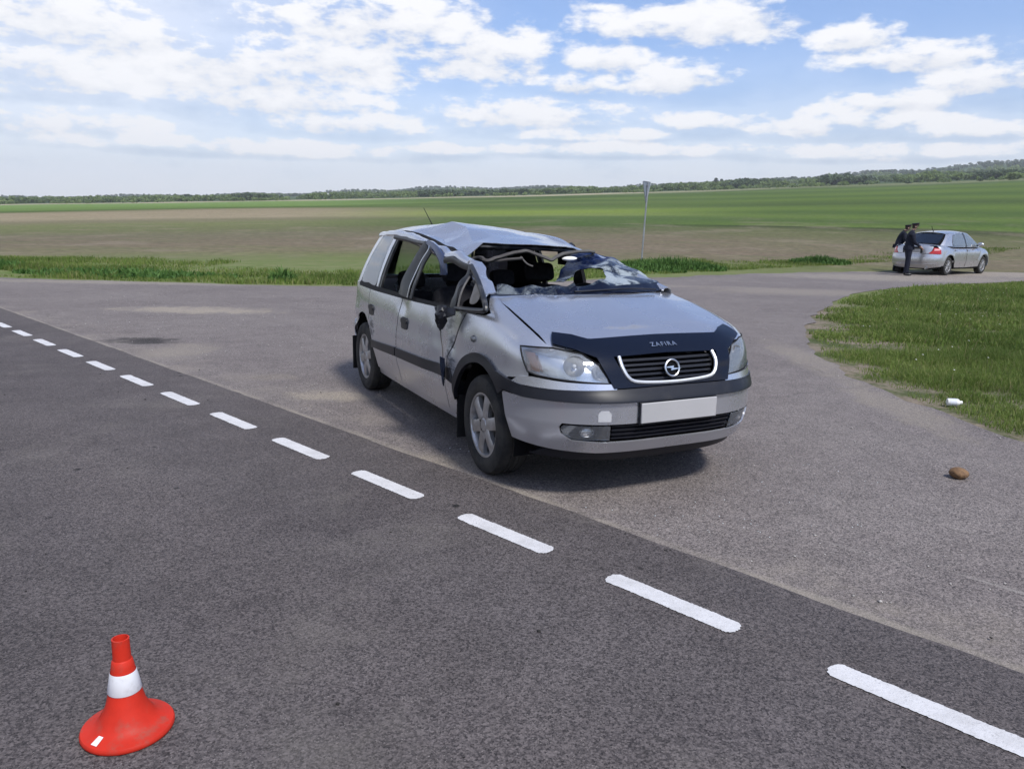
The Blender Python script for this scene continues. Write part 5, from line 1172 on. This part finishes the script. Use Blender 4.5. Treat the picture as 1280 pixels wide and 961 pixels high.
# ------------------------------------------------------------------ traffic cone
M_CONE = mat('red_orange_plastic', (.54, .028, .013), .55, spec=.25, col2=(.44, .023, .011), nscale=5, dirt=((.20, .09, .065), 14, .50, .75, .55), bump=.2, bscale=60, bdist=.002)
M_BANDW = mat('reflective_white', (.66, .66, .68), .5, dirt=((.33, .31, .30), 16, .48, .75, .6))
cone = empty('traffic_cone', (-1.155, 2.135, .010), 0, 'red-orange plastic traffic cone with white band on the main road', 'traffic cone')
def crad(z): return .024+(.315-z)/.315*.056
lathe('base', [(0, 0), (.150, 0), (.153, .004), (.153, .013), (.149, .019), (.125, .026), (.105, .036), (.092, .050), (.084, .065)], M_CONE, cone, 48, sharp=40)
lathe('cone_body', [(.0845, .063), (crad(.10)+.003, .10), (crad(.15), .15), (crad(.24), .24), (crad(.262), .262), (crad(.266)-.003, .266), (.0285, .33), (.0285, .34), (.024, .341), (.023, .32), (.02, .28)], M_CONE, cone, 40, sharp=40)
lathe('white_band', [(crad(.150)+.0015, .150), (crad(.150)+.0025, .152), (crad(.222)+.0025, .220), (crad(.222)+.0015, .222)], M_BANDW, cone, 40)
lab = []
for (rr, aa) in ((.108, -118), (.140, -118), (.140, -107), (.108, -107)):
    z = np.interp(rr, [.092, .105, .125, .149], [.050, .036, .026, .019])+.0015; lab.append((rr*math.cos(R(aa)), rr*math.sin(R(aa)), z))
mk('sticker', lab, [(0, 1, 2, 3)], M_BANDW, cone, smooth=False)
cone.scale = (.865, .865, .885)

# ------------------------------------------------------------------ give-way sign seen from behind
sx, sy = spot(801, 30.0); sz = float(height(sx, sy))
M_GALV = mat('galvanised', (.36, .37, .39), .45, metal=.6, col2=(.28, .29, .30), nscale=6)
M_SIGNB = mat('sign_back_grey', (.26, .29, .34), .5, metal=.3, col2=(.21, .24, .28), nscale=4)
sign = empty('road_sign', (sx, sy, sz), 0, 'triangular road sign seen edge-on on a leaning grey post in the verge', 'road sign')
tube('post', [(0, 0, -.1), (.045, 0, 1.4), (.10, 0, 2.98)], .03, M_GALV, sign, 10)
q = Matrix.Rotation(R(62), 3, 'Z')
tri_ = []
for (a, b) in ((-.45, .40), (.45, .40), (0, -.40)): tri_.append((a, b))
def rtri(sc, y):
    o = []
    for i in range(3):
        p = Vector(tri_[i])*sc; pr = Vector(tri_[i-1])*sc; nx = Vector(tri_[(i+1) % 3])*sc
        a = p+(pr-p).normalized()*.07; b = p+(nx-p).normalized()*.07
        for k in range(5): u = k/4; o.append(a*(1-u)**2+p*2*u*(1-u)+b*u*u)
    return [q @ Vector((v.x, y, v.y)) for v in o]
C0 = Vector((.095, 0, 2.58))+q @ Vector((0, .05, 0))
pl1 = [C0+v for v in rtri(1, 0)]; pl2 = [C0+v for v in rtri(1, .004)]
n = len(pl1); plate = mk('plate', pl1+pl2, [tuple(range(n-1, -1, -1)), tuple(range(n, 2*n))]+[(i, (i+1) % n, n+(i+1) % n, n+i) for i in range(n)], M_SIGNB, sign, smooth=False)
tube('rim', [tuple(C0+v) for v in rtri(1, 0)], .012, M_GALV, plate, 6, closed=True)
mk('sign_face', [C0+v for v in rtri(.97, .008)], [tuple(range(n))], mat('red_border', (.45, .02, .02), .5), plate, smooth=False)
mk('sign_field', [C0+v for v in rtri(.68, .010)], [tuple(range(n))], mat('white_field', (.7, .7, .7), .5), plate, smooth=False)
for z in (2.34, 2.86): box('clamp', Vector((.095, 0, z))+q @ Vector((0, .02, 0)), (.10, .06, .04), M_GALV, sign, rot=q, bevel=.005)

# ------------------------------------------------------------------ stone, bottle
bm = bmesh.new(); bmesh.ops.create_icosphere(bm, subdivisions=4, radius=.052)
for v in bm.verts:
    k = 1+.16*noise.noise(v.co*16)+.05*noise.noise(v.co*55); v.co *= k; v.co.x *= 1.12; v.co.z *= .72
bmesh.ops.translate(bm, verts=bm.verts[:], vec=(0, 0, .034))
st = frombm('stone', bm, mat('brown_stone', (.20, .115, .055), .85, col2=(.13, .075, .04), nscale=30, bump=.6, bscale=90, bdist=.006)); st.location = (2.87, 4.81, 0); tag(st, 'rounded brown stone lying on the junction asphalt', 'stone')
bo = empty('plastic_bottle', (3.99, 6.92, .034), R(-12), 'small white plastic bottle lying in the island grass', 'bottle')
prof = [(0, -.052), (.030, -.052), (.034, -.046), (.034, .030), (.030, .042), (.017, .050), (.015, .056)]
V, F = lathe_vf(prof, 20, 'x'); mk('bottle_body', [(v[0], v[1]*1.1, v[2]) for v in V], F, M_WHITEPL, bo)
lathe('bottle_cap', [(.0175, .053), (.0175, .072), (.0, .073)], M_WHITEPL, bo, 16, 'x')
V, F = lathe_vf([(.0348, -.034), (.0348, .022)], 20, 'x'); mk('bottle_label', [(v[0], v[1]*1.1, v[2]) for v in V], F, mat('pale_label', (.55, .57, .62), .6), bo)

# ------------------------------------------------------------------ grass
def leaf_mat(name, cols, vein=.5, trans=.25):
    m = bpy.data.materials.new(name); m.use_nodes = True; t = NT(m.node_tree); b = t.n['Principled BSDF']
    g = t.node('ShaderNodeNewGeometry'); P = g.outputs['Position']; rnd = g.outputs['Random Per Island']
    r = t.node('ShaderNodeValToRGB'); t.put(r.inputs[0], rnd); e = r.color_ramp.elements
    while len(e) > 1: e.remove(e[-1])
    for i, c in enumerate(cols):
        q = e[0] if i == 0 else e.new(i/(len(cols)-1)); q.position = i/max(1, len(cols)-1); q.color = (*c, 1)
    c = t.mix(1., r.outputs[0], t.mix(t.mr(t.noise(P, vein, 3, .6), .3, .7), (.70, .75, .62), (1.25, 1.2, 1.15)), 'MULTIPLY')
    t.put(b.inputs['Base Color'], c); b.inputs['Roughness'].default_value = .65; b.inputs['Specular IOR Level'].default_value = .25
    tr = t.node('ShaderNodeBsdfTranslucent'); t.put(tr.inputs[0], c); mx = t.node('ShaderNodeMixShader'); mx.inputs[0].default_value = trans
    t.l.new(b.outputs[0], mx.inputs[1]); t.l.new(tr.outputs[0], mx.inputs[2]); t.l.new(mx.outputs[0], t.n['Material Output'].inputs[0]); return m
M_GRASS = leaf_mat('grass_blades', [(.10, .155, .032), (.13, .195, .04), (.155, .22, .05), (.12, .18, .042), (.19, .23, .068), (.25, .24, .11)], .35, .42)
M_DRY = leaf_mat('dry_stalks', [(.20, .17, .09), (.26, .22, .12)], 1.)

def blades(name, pts, hts, wid, m, lean=.5, label=None):
    """one curved blade (3 points high) per point, joined into one mesh"""
    n = len(pts); P = np.asarray(pts); h = np.asarray(hts); a = RNG.uniform(0, 2*np.pi, n); l = np.abs(RNG.normal(0, lean, n)); b = a+RNG.normal(0, 1.2, n)
    w = wid*RNG.uniform(.6, 1.4, n); sx, sy = np.cos(b+np.pi/2)*w/2, np.sin(b+np.pi/2)*w/2
    dx, dy = np.cos(a)*h*l, np.sin(a)*h*l
    V = np.zeros((n, 5, 3)); z = np.zeros(n)
    V[:, 0] = P+np.stack([-sx, -sy, z-.01], 1); V[:, 1] = P+np.stack([sx, sy, z-.01], 1)
    V[:, 2] = P+np.stack([dx*.35-sx*.8, dy*.35-sy*.8, h*.55], 1); V[:, 3] = P+np.stack([dx*.35+sx*.8, dy*.35+sy*.8, h*.55], 1)
    V[:, 4] = P+np.stack([dx, dy, h*np.sqrt(np.maximum(.15, 1-(l*.6)**2))], 1)
    return fastmesh(name, V.reshape(-1, 3), np.concatenate([np.stack([np.arange(n)*5+i for i in f], 1) for f in ((0, 1, 3), (0, 3, 2), (2, 3, 4))]), m)
def fastmesh(name, V, T, m, smooth=False):
    me = bpy.data.meshes.new(name); me.vertices.add(len(V)); me.vertices.foreach_set('co', np.ascontiguousarray(V, dtype=np.float32).ravel())
    T = np.ascontiguousarray(T, dtype=np.int32); me.loops.add(T.size); me.loops.foreach_set('vertex_index', T.ravel())
    me.polygons.add(len(T)); me.polygons.foreach_set('loop_start', np.arange(len(T), dtype=np.int32)*3); me.update(calc_edges=True)
    me.materials.append(m)
    if smooth: me.shade_smooth()
    o = bpy.data.objects.new(name, me); COL.objects.link(o); return o
def vnoise(x, y, sc, seed):
    return np.array([noise.noise(Vector((a*sc, b*sc, seed))) for a, b in zip(x, y)])
def scatter(x0, x1, y0, y1, n, keep):
    x = RNG.uniform(x0, x1, n); y = RNG.uniform(y0, y1, n); k = keep(x, y); return x[k], y[k]
def offroad(x, y): return ~inside(APR, x, y) & ((x+y)*.70711 > 3.3)

# island between side road and main road
def island(x, y):
    return offroad(x, y) & (x > 3.4) & (y < 26) & (x/np.maximum(y, .1) < .95)
xs, ys = [], []
for (a, b, c, d, n) in ((3.4, 9.5, 5, 10, 150000), (3.4, 12, 10, 14, 75000), (4.5, 16, 14, 19, 60000), (7.5, 24, 19, 26, 52000)):
    x, y = scatter(a, b, c, d, n, island); xs.append(x); ys.append(y)
x = np.concatenate(xs); y = np.concatenate(ys)
dE = dist_poly(APR, x, y); cl = vnoise(x, y, .9, 2.0); c2 = vnoise(x, y, 3.1, 9.0)
keep = (dE+cl*.14+c2*.10 > .12) & (RNG.uniform(0, 1, len(x)) < np.clip(.80+cl*1.2+c2*.7, .15, 1)*np.clip(.20+dE*1.1, .20, 1))
x, y, dE, cl, c2 = x[keep], y[keep], dE[keep], cl[keep], c2[keep]
hh = np.clip(.045+.085*np.clip(dE*.7, 0, 1)+cl*.085+c2*.05, .02, .26)*RNG.uniform(.6, 1.35, len(x))*np.clip(.8+y*.012, .8, 1.1)
sel = y < 10.5
g1 = blades('grass', np.stack([x[sel], y[sel], height(x[sel], y[sel])], 1), hh[sel]*.85, .0065, M_GRASS, .75)
g2 = blades('grass', np.stack([x[~sel], y[~sel], height(x[~sel], y[~sel])], 1), hh[~sel]*.85, .015, M_GRASS, .7)
for g in (g1, g2): tag(g, 'uneven green grass of the island beside the junction', 'grass', kind='stuff')
# far verge
def verge(x, y):
    d = np.hypot(x, y); return offroad(x, y) & (d > 15) & (y > 17) & (np.abs(np.degrees(np.arctan2(x, y))) < 40)
vx, vy = [], []
for (a, b, c, d, n) in ((-22, 0, 17, 27, 130000), (0, 13, 20, 37, 110000), (12, 34, 28, 46, 70000)):
    x, y = scatter(a, b, c, d, n, verge); vx.append(x); vy.append(y)
x = np.concatenate(vx); y = np.concatenate(vy); dE = dist_poly(APR, x, y); cl = vnoise(x, y, .5, 5.0); c2 = vnoise(x, y, 1.7, 6.0)
wv = np.where(x < -9, 7.0, np.where(x < 1, 4.5, np.where(x < 8, 4.5, 3.0)))
keep = (dE > .12+.3*np.clip(cl+.3, 0, 1)) & (RNG.uniform(0, 1, len(x)) < np.clip((1.05+cl*.6-dE/wv)*1.1, 0, 1)*np.clip(.75+c2*.8, .2, 1))
x, y, cl, c2, dE = x[keep], y[keep], cl[keep], c2[keep], dE[keep]
hh = np.clip(.085+.08*cl+.06*c2, .03, .26)*RNG.uniform(.6, 1.4, len(x))
g3 = blades('grass', np.stack([x, y, height(x, y)], 1), hh, .02, M_GRASS, .5); tag(g3, 'long green verge grass along the edge of the field', 'grass', kind='stuff')
# weeds at the sign and beside the parked car
wx, wy, wh = [], [], []
for (cx, cy, rx, ry, n, h) in ((5.5, 27.6, 1.9, .8, 2600, .55), (4.5, 26.2, 1.2, .7, 900, .4), (12.7, 33.0, 1.3, .7, 1400, .5), (-16.0, 21.5, 2.6, 1.5, 2400, .45), (-5.7, 19.4, .35, .3, 300, .5), (-10, 20.2, 3, .8, 1500, .32)):
    a = RNG.uniform(0, 2*np.pi, n); r = np.sqrt(RNG.uniform(0, 1, n)); px = cx+rx*r*np.cos(a); py = cy+ry*r*np.sin(a)
    k = offroad(px, py); px, py, r = px[k], py[k], r[k]; wx.append(px); wy.append(py); wh.append(.72*h*(1.15-.7*r)*RNG.uniform(.4, 1.2, len(px)))
x = np.concatenate(wx); y = np.concatenate(wy); h = np.concatenate(wh)
M_WEED = leaf_mat('weed_leaves', [(.05, .12, .025), (.075, .15, .035), (.09, .17, .045)], .8)
g4 = blades('weeds', np.stack([x, y, height(x, y)], 1), h, .055, M_WEED, .55); tag(g4, 'broad-leaved green weeds clumped in the verge grass', 'weeds', kind='stuff')
# small white flowers and dry stalks in the island
x, y = scatter(4.2, 13, 6, 22, 420, island); k = dist_poly(APR, x, y) > .6; x, y = x[k], y[k]; k = RNG.uniform(0, 1, len(x)) < .35; fx, fy = x[k], y[k]
V = []; T = []
for a, b in zip(fx, fy):
    h = .10+.12*random.random(); z = height(a, b); i = len(V); r = .012
    V += [(a+r*math.cos(q), b+r*math.sin(q), z+h+.004*math.sin(q*2)) for q in np.linspace(0, 2*math.pi, 6, endpoint=False)]; T += [(i, i+j, i+j+1) for j in range(1, 5)]
fl = fastmesh('wild_flowers', np.array(V), np.array(T), mat('petals', (.75, .74, .70), .7)); tag(fl, 'tiny white wild flowers among the island grass', 'flowers', kind='stuff')
k = RNG.uniform(0, 1, len(x)) < .5
g6 = blades('dry_stalks', np.stack([x[k], y[k], height(x[k], y[k])], 1), RNG.uniform(.15, .42, k.sum()), .006, M_DRY, .35); tag(g6, 'thin straw-coloured stalks standing in the island grass', 'stalks', kind='stuff')

# loose grit
def pebbles(name, x, y, z, r, m):
    n = len(x); base = np.array([(1, 0, 0), (-1, 0, 0), (0, 1, 0), (0, -1, 0), (0, 0, 1), (0, 0, -.6)], float); F = np.array([(0, 2, 4), (2, 1, 4), (1, 3, 4), (3, 0, 4), (2, 0, 5), (1, 2, 5), (3, 1, 5), (0, 3, 5)])
    V = base[None]*(r[:, None, None]*RNG.uniform(.55, 1.25, (n, 6, 1))); a = RNG.uniform(0, 6.28, n); c, s = np.cos(a)[:, None], np.sin(a)[:, None]
    X = V[..., 0]*c-V[..., 1]*s; Y = V[..., 0]*s+V[..., 1]*c
    P = np.stack([X+x[:, None], Y+y[:, None], V[..., 2]*.7+z+r[:, None]*.3], 2)
    return fastmesh(name, P.reshape(-1, 3), (F[None]+6*np.arange(n)[:, None, None]).reshape(-1, 3), m)
x, y = scatter(-8, 7, 3, 16, 15000, lambda x, y: inside(APR, x, y) & ((x+y)*.70711 > 3.14))
k = RNG.uniform(0, 1, len(x)) < np.clip(.30+vnoise(x, y, .8, 3)*1.2, .06, 1); x, y = x[k], y[k]
gt = pebbles('grit', x, y, .0, np.clip(RNG.lognormal(-5.35, .42, len(x)), .002, .014), mat('grit_stone', (.30, .28, .26), .9, col2=(.42, .39, .36), nscale=40)); tag(gt, 'loose pale grit scattered over the junction asphalt', 'gravel', kind='stuff')
a_ = RNG.uniform(0, 6.28, 420); r_ = RNG.uniform(.3, 1, 420)**.7; gx = .45+1.9*r_*np.cos(a_); gy = 4.6+1.0*r_*np.sin(a_); k = (gx+gy)*.70711 > 3.2; gx, gy = gx[k], gy[k]
gc = pebbles('glass_crumbs', gx, gy, .0, np.clip(RNG.lognormal(-5.9, .35, len(gx)), .0015, .006), mat('broken_glass', (.62, .66, .66), .15, spec=.7)); tag(gc, 'tiny crumbs of broken glass on the asphalt around the wreck', 'glass', kind='stuff')
x, y = scatter(-5, 6, 1.5, 9, 170, lambda x, y: ((x+y)*.70711 < 4.6))
cr = pebbles('dirt_crumbs', x, y, .008, np.clip(RNG.lognormal(-5.2, .4, len(x)), .003, .010), mat('dark_crumbs', (.02, .018, .016), .95)); tag(cr, 'dark crumbs of dried mud on the main road', 'dirt', kind='stuff')

# ------------------------------------------------------------------ woods on the far slopes
def crown_template(kind, nq):
    V = []; T = []
    for _ in range(nq):
        d = RNG.normal(0, 1, 3); d /= np.linalg.norm(d); r = RNG.uniform(.35, 1)**.5
        if kind == 'pine':
            zz = RNG.uniform(.12, 1.0); rr = (1.03-zz)*.34*RNG.uniform(.5, 1.1); a = RNG.uniform(0, 6.28); c = np.array([rr*math.cos(a), rr*math.sin(a), zz]); s = .10
        else:
            c = np.array([d[0]*r*.36, d[1]*r*.36, .56+d[2]*r*.42]); s = .13
            if kind == 'bush': c = np.array([d[0]*r*.55, d[1]*r*.55, .42+d[2]*r*.42]); s = .16
        u = RNG.normal(0, 1, 3); u /= np.linalg.norm(u); v = np.cross(u, RNG.normal(0, 1, 3)); v /= np.linalg.norm(v); s *= RNG.uniform(.7, 1.35); i = len(V)
        V += [c-u*s-v*s*.6, c+u*s-v*s*.7, c+u*s*.8+v*s*.8, c-u*s*.9+v*s*.7]; T += [(i, i+1, i+2), (i, i+2, i+3)]
    return np.array(V), np.array(T)
def trunk_template(h):
    V = []; T = []
    for (z, r) in ((0, .022), (h, .010)):
        for k in range(5): V.append((r*math.cos(k*1.2566), r*math.sin(k*1.2566), z))
    for k in range(5): T += [(k, (k+1) % 5, 5+(k+1) % 5), (k, 5+(k+1) % 5, 5+k)]
    return np.array(V), np.array(T)
TPL = [crown_template('leaf', 46) for _ in range(5)]; TPP = [crown_template('pine', 40) for _ in range(2)]; TPB = [crown_template('bush', 34) for _ in range(3)]
M_WOOD_L = leaf_mat('wood_foliage', [(.14, .20, .08), (.18, .245, .095), (.205, .27, .105), (.16, .22, .085), (.225, .285, .115)], .02, .5)
M_WOOD_D = leaf_mat('pine_foliage', [(.065, .10, .055), (.085, .125, .065), (.10, .14, .072)], .02, .35)
M_BARK = mat('bark', (.10, .08, .06), .9, col2=(.16, .14, .12), nscale=3)
def plant_many(name, spots, tpl, m, label):
    VV = []; TT = []; o = 0
    for (x, y, h, w) in spots:
        V, T = tpl[RNG.integers(len(tpl))]; a = RNG.uniform(0, 6.28); c, s = math.cos(a), math.sin(a)
        P = np.stack([(V[:, 0]*c-V[:, 1]*s)*h*w+x, (V[:, 0]*s+V[:, 1]*c)*h*w+y, V[:, 2]*h+float(height(x, y))-.2], 1)
        VV.append(P); TT.append(T+o); o += len(P)
    ob = fastmesh(name, np.vstack(VV), np.vstack(TT), m); tag(ob, label, 'forest', kind='stuff'); return ob
def pol(az, D): return D*math.sin(R(az)), D*math.cos(R(az))
sp_l, sp_d, sp_b = [], [], []
CLEAR = [(-14.6, 2.2, 1050, 1900), (-1.2, 1.0, 1500, 2500), (6.8, 2.2, 1100, 2100), (33.0, 1.6, 1000, 1900), (9.5, .8, 1300, 1700), (-22, .8, 1300, 1800)]
for _ in range(10500):
    az = RNG.uniform(-43, 43); D = 880*(3100/880)**(RNG.uniform(0, 1)**1.25)
    if any(abs(az-c[0]) < c[1]*(1+.2*math.sin(D*.01)) and c[2] < D < c[3] for c in CLEAR): continue
    if 9 < az < 31 and D < 1600 and RNG.uniform() < .0: continue
    dn = noise.noise(Vector((az*.35, D*.003, 3)))
    if dn < -.28: continue
    x, y = pol(az, D); h = RNG.uniform(5.5, 10)*(1+.35*dn)*(1.05 if az > 10 else .85)*(1 if D > 1000 else .75)
    if noise.noise(Vector((az*.25, D*.0016, 9))) > .16 or D > 2300: sp_d.append((x, y, h*1.1, 1.25))
    else: sp_l.append((x, y, h, RNG.uniform(.9, 1.3)))
for _ in range(900):
    az = RNG.uniform(-43, 43); D = RNG.uniform(760, 930); x, y = pol(az, D)
    if noise.noise(Vector((az*.5, 1, 6))) > -.1: sp_b.append((x, y, RNG.uniform(1.6, 4.5), 1.1))
plant_many('deciduous_wood', sp_l, TPL, M_WOOD_L, 'light green deciduous wood on the slopes beyond the field')
plant_many('pine_wood', sp_d, TPL, M_WOOD_D, 'dark pine wood covering the far hill crests')
plant_many('scrub', sp_b, TPB, M_WOOD_L, 'low pale scrub along the far edge of the field')
# trees and bushes that stand out singly
def lone(name, px, py_base, D, h, tpl, m, label, cat_, w=1.0, group=None):
    az, el = dir_px(px, py_base); x, y = D*math.sin(az), D*math.cos(az); z = float(height(x, y))-.1
    e = empty(name, (x, y, z), RNG.uniform(0, 6), label, cat_, group)
    V, T = tpl; o = fastmesh('crown', V*[h*w, h*w, h], T, m); o.parent = e
    V, T = trunk_template(h*.6); o = fastmesh('trunk', V*[h, h, 1], T, M_BARK); o.parent = e
    return e
lone('bush', 1266, 231, 700, 6.5, crown_template('bush', 90), M_WOOD_L, 'round dark green bush standing alone before the pale clearing', 'bush', 1.5)
lone('bush', 1082, 237, 760, 3.2, crown_template('bush', 60), M_WOOD_D, 'small dark bush at the field edge below the wooded hill', 'bush', 1.2, 'lone bushes at the field edge')
lone('bush', 1134, 237, 740, 3.0, crown_template('bush', 60), M_WOOD_D, 'small dark bush at the field edge below the wooded hill', 'bush', 1.2, 'lone bushes at the field edge')
lone('bush', 1225, 235, 700, 4.2, crown_template('bush', 60), M_WOOD_D, 'narrow dark bush beside the strip of bare soil', 'bush', .7)
lone('bush', 927, 240, 770, 3.0, crown_template('bush', 60), M_WOOD_L, 'low round bush beyond the end of the pale stubble strip', 'bush', 1.1)
lone('tree', 352, 252, 840, 5.5, crown_template('leaf', 90), M_WOOD_D, 'solitary dark tree on the far green field by the pale strip', 'tree', 1.0)
lone('pine_tree', 895, 226, 1500, 17, crown_template('pine', 130), M_WOOD_D, 'tallest of three dark pines rising together above the light wood', 'tree', 1.6, 'pines above the wood')
lone('pine_tree', 902, 226, 1500, 15, crown_template('pine', 130), M_WOOD_D, 'middle-height dark pine between two others above the light wood', 'tree', 1.6, 'pines above the wood')
lone('pine_tree', 908, 226, 1510, 13, crown_template('pine', 130), M_WOOD_D, 'shortest of three dark pines rising above the light wood', 'tree', 1.5, 'pines above the wood')
# pale farm building in the clearing
az, el = dir_px(418, 246); D = 1120; fx, fy = D*math.sin(az), D*math.cos(az); fz = float(height(fx, fy))
fb_ = empty('farm_building', (fx, fy, fz), -az, 'long low pale farm building in a clearing of the far wood', 'building')
M_PALE = mat('pale_wall', (.55, .53, .45), .9); M_ROOFG = mat('grey_roof', (.42, .42, .40), .8)
box('wall', (0, 0, 2.2), (44, 10, 4.6), M_PALE, fb_, bevel=0)
mk('roof', [(-22.5, -5.6, 4.4), (22.5, -5.6, 4.4), (22.5, 0, 6.6), (-22.5, 0, 6.6), (22.5, 5.6, 4.4), (-22.5, 5.6, 4.4)], [(0, 1, 2, 3), (3, 2, 4, 5)], M_ROOFG, fb_, smooth=False, solid=.2)
for k in range(8): box('window', (-18.5+k*5.3, -5.02, 2.3), (1.6, .12, 1.1), M_DARK, fb_, bevel=0)

# ------------------------------------------------------------------ air
def haze():
    zt = float(np.max(GV[:, 2]))+60; L = 7300
    bm = bmesh.new(); bm_box(bm, (0, 0, (zt-4)/2), (2*L, 2*L, zt+4))
    m = bpy.data.materials.new('pale_air'); m.use_nodes = True; t = NT(m.node_tree); t.n.clear()
    v = t.node('ShaderNodeVolumePrincipled'); v.inputs['Color'].default_value = (.93, .955, 1.0, 1); v.inputs['Density'].default_value = 1.35e-4; v.inputs['Anisotropy'].default_value = .0
    o = t.node('ShaderNodeOutputMaterial'); t.l.new(v.outputs[0], o.inputs['Volume'])
    h = frombm('haze', bm, m, smooth=False); tag(h, kind='stuff'); tag(h, 'pale haze over the far fields and woods', 'haze')
haze()
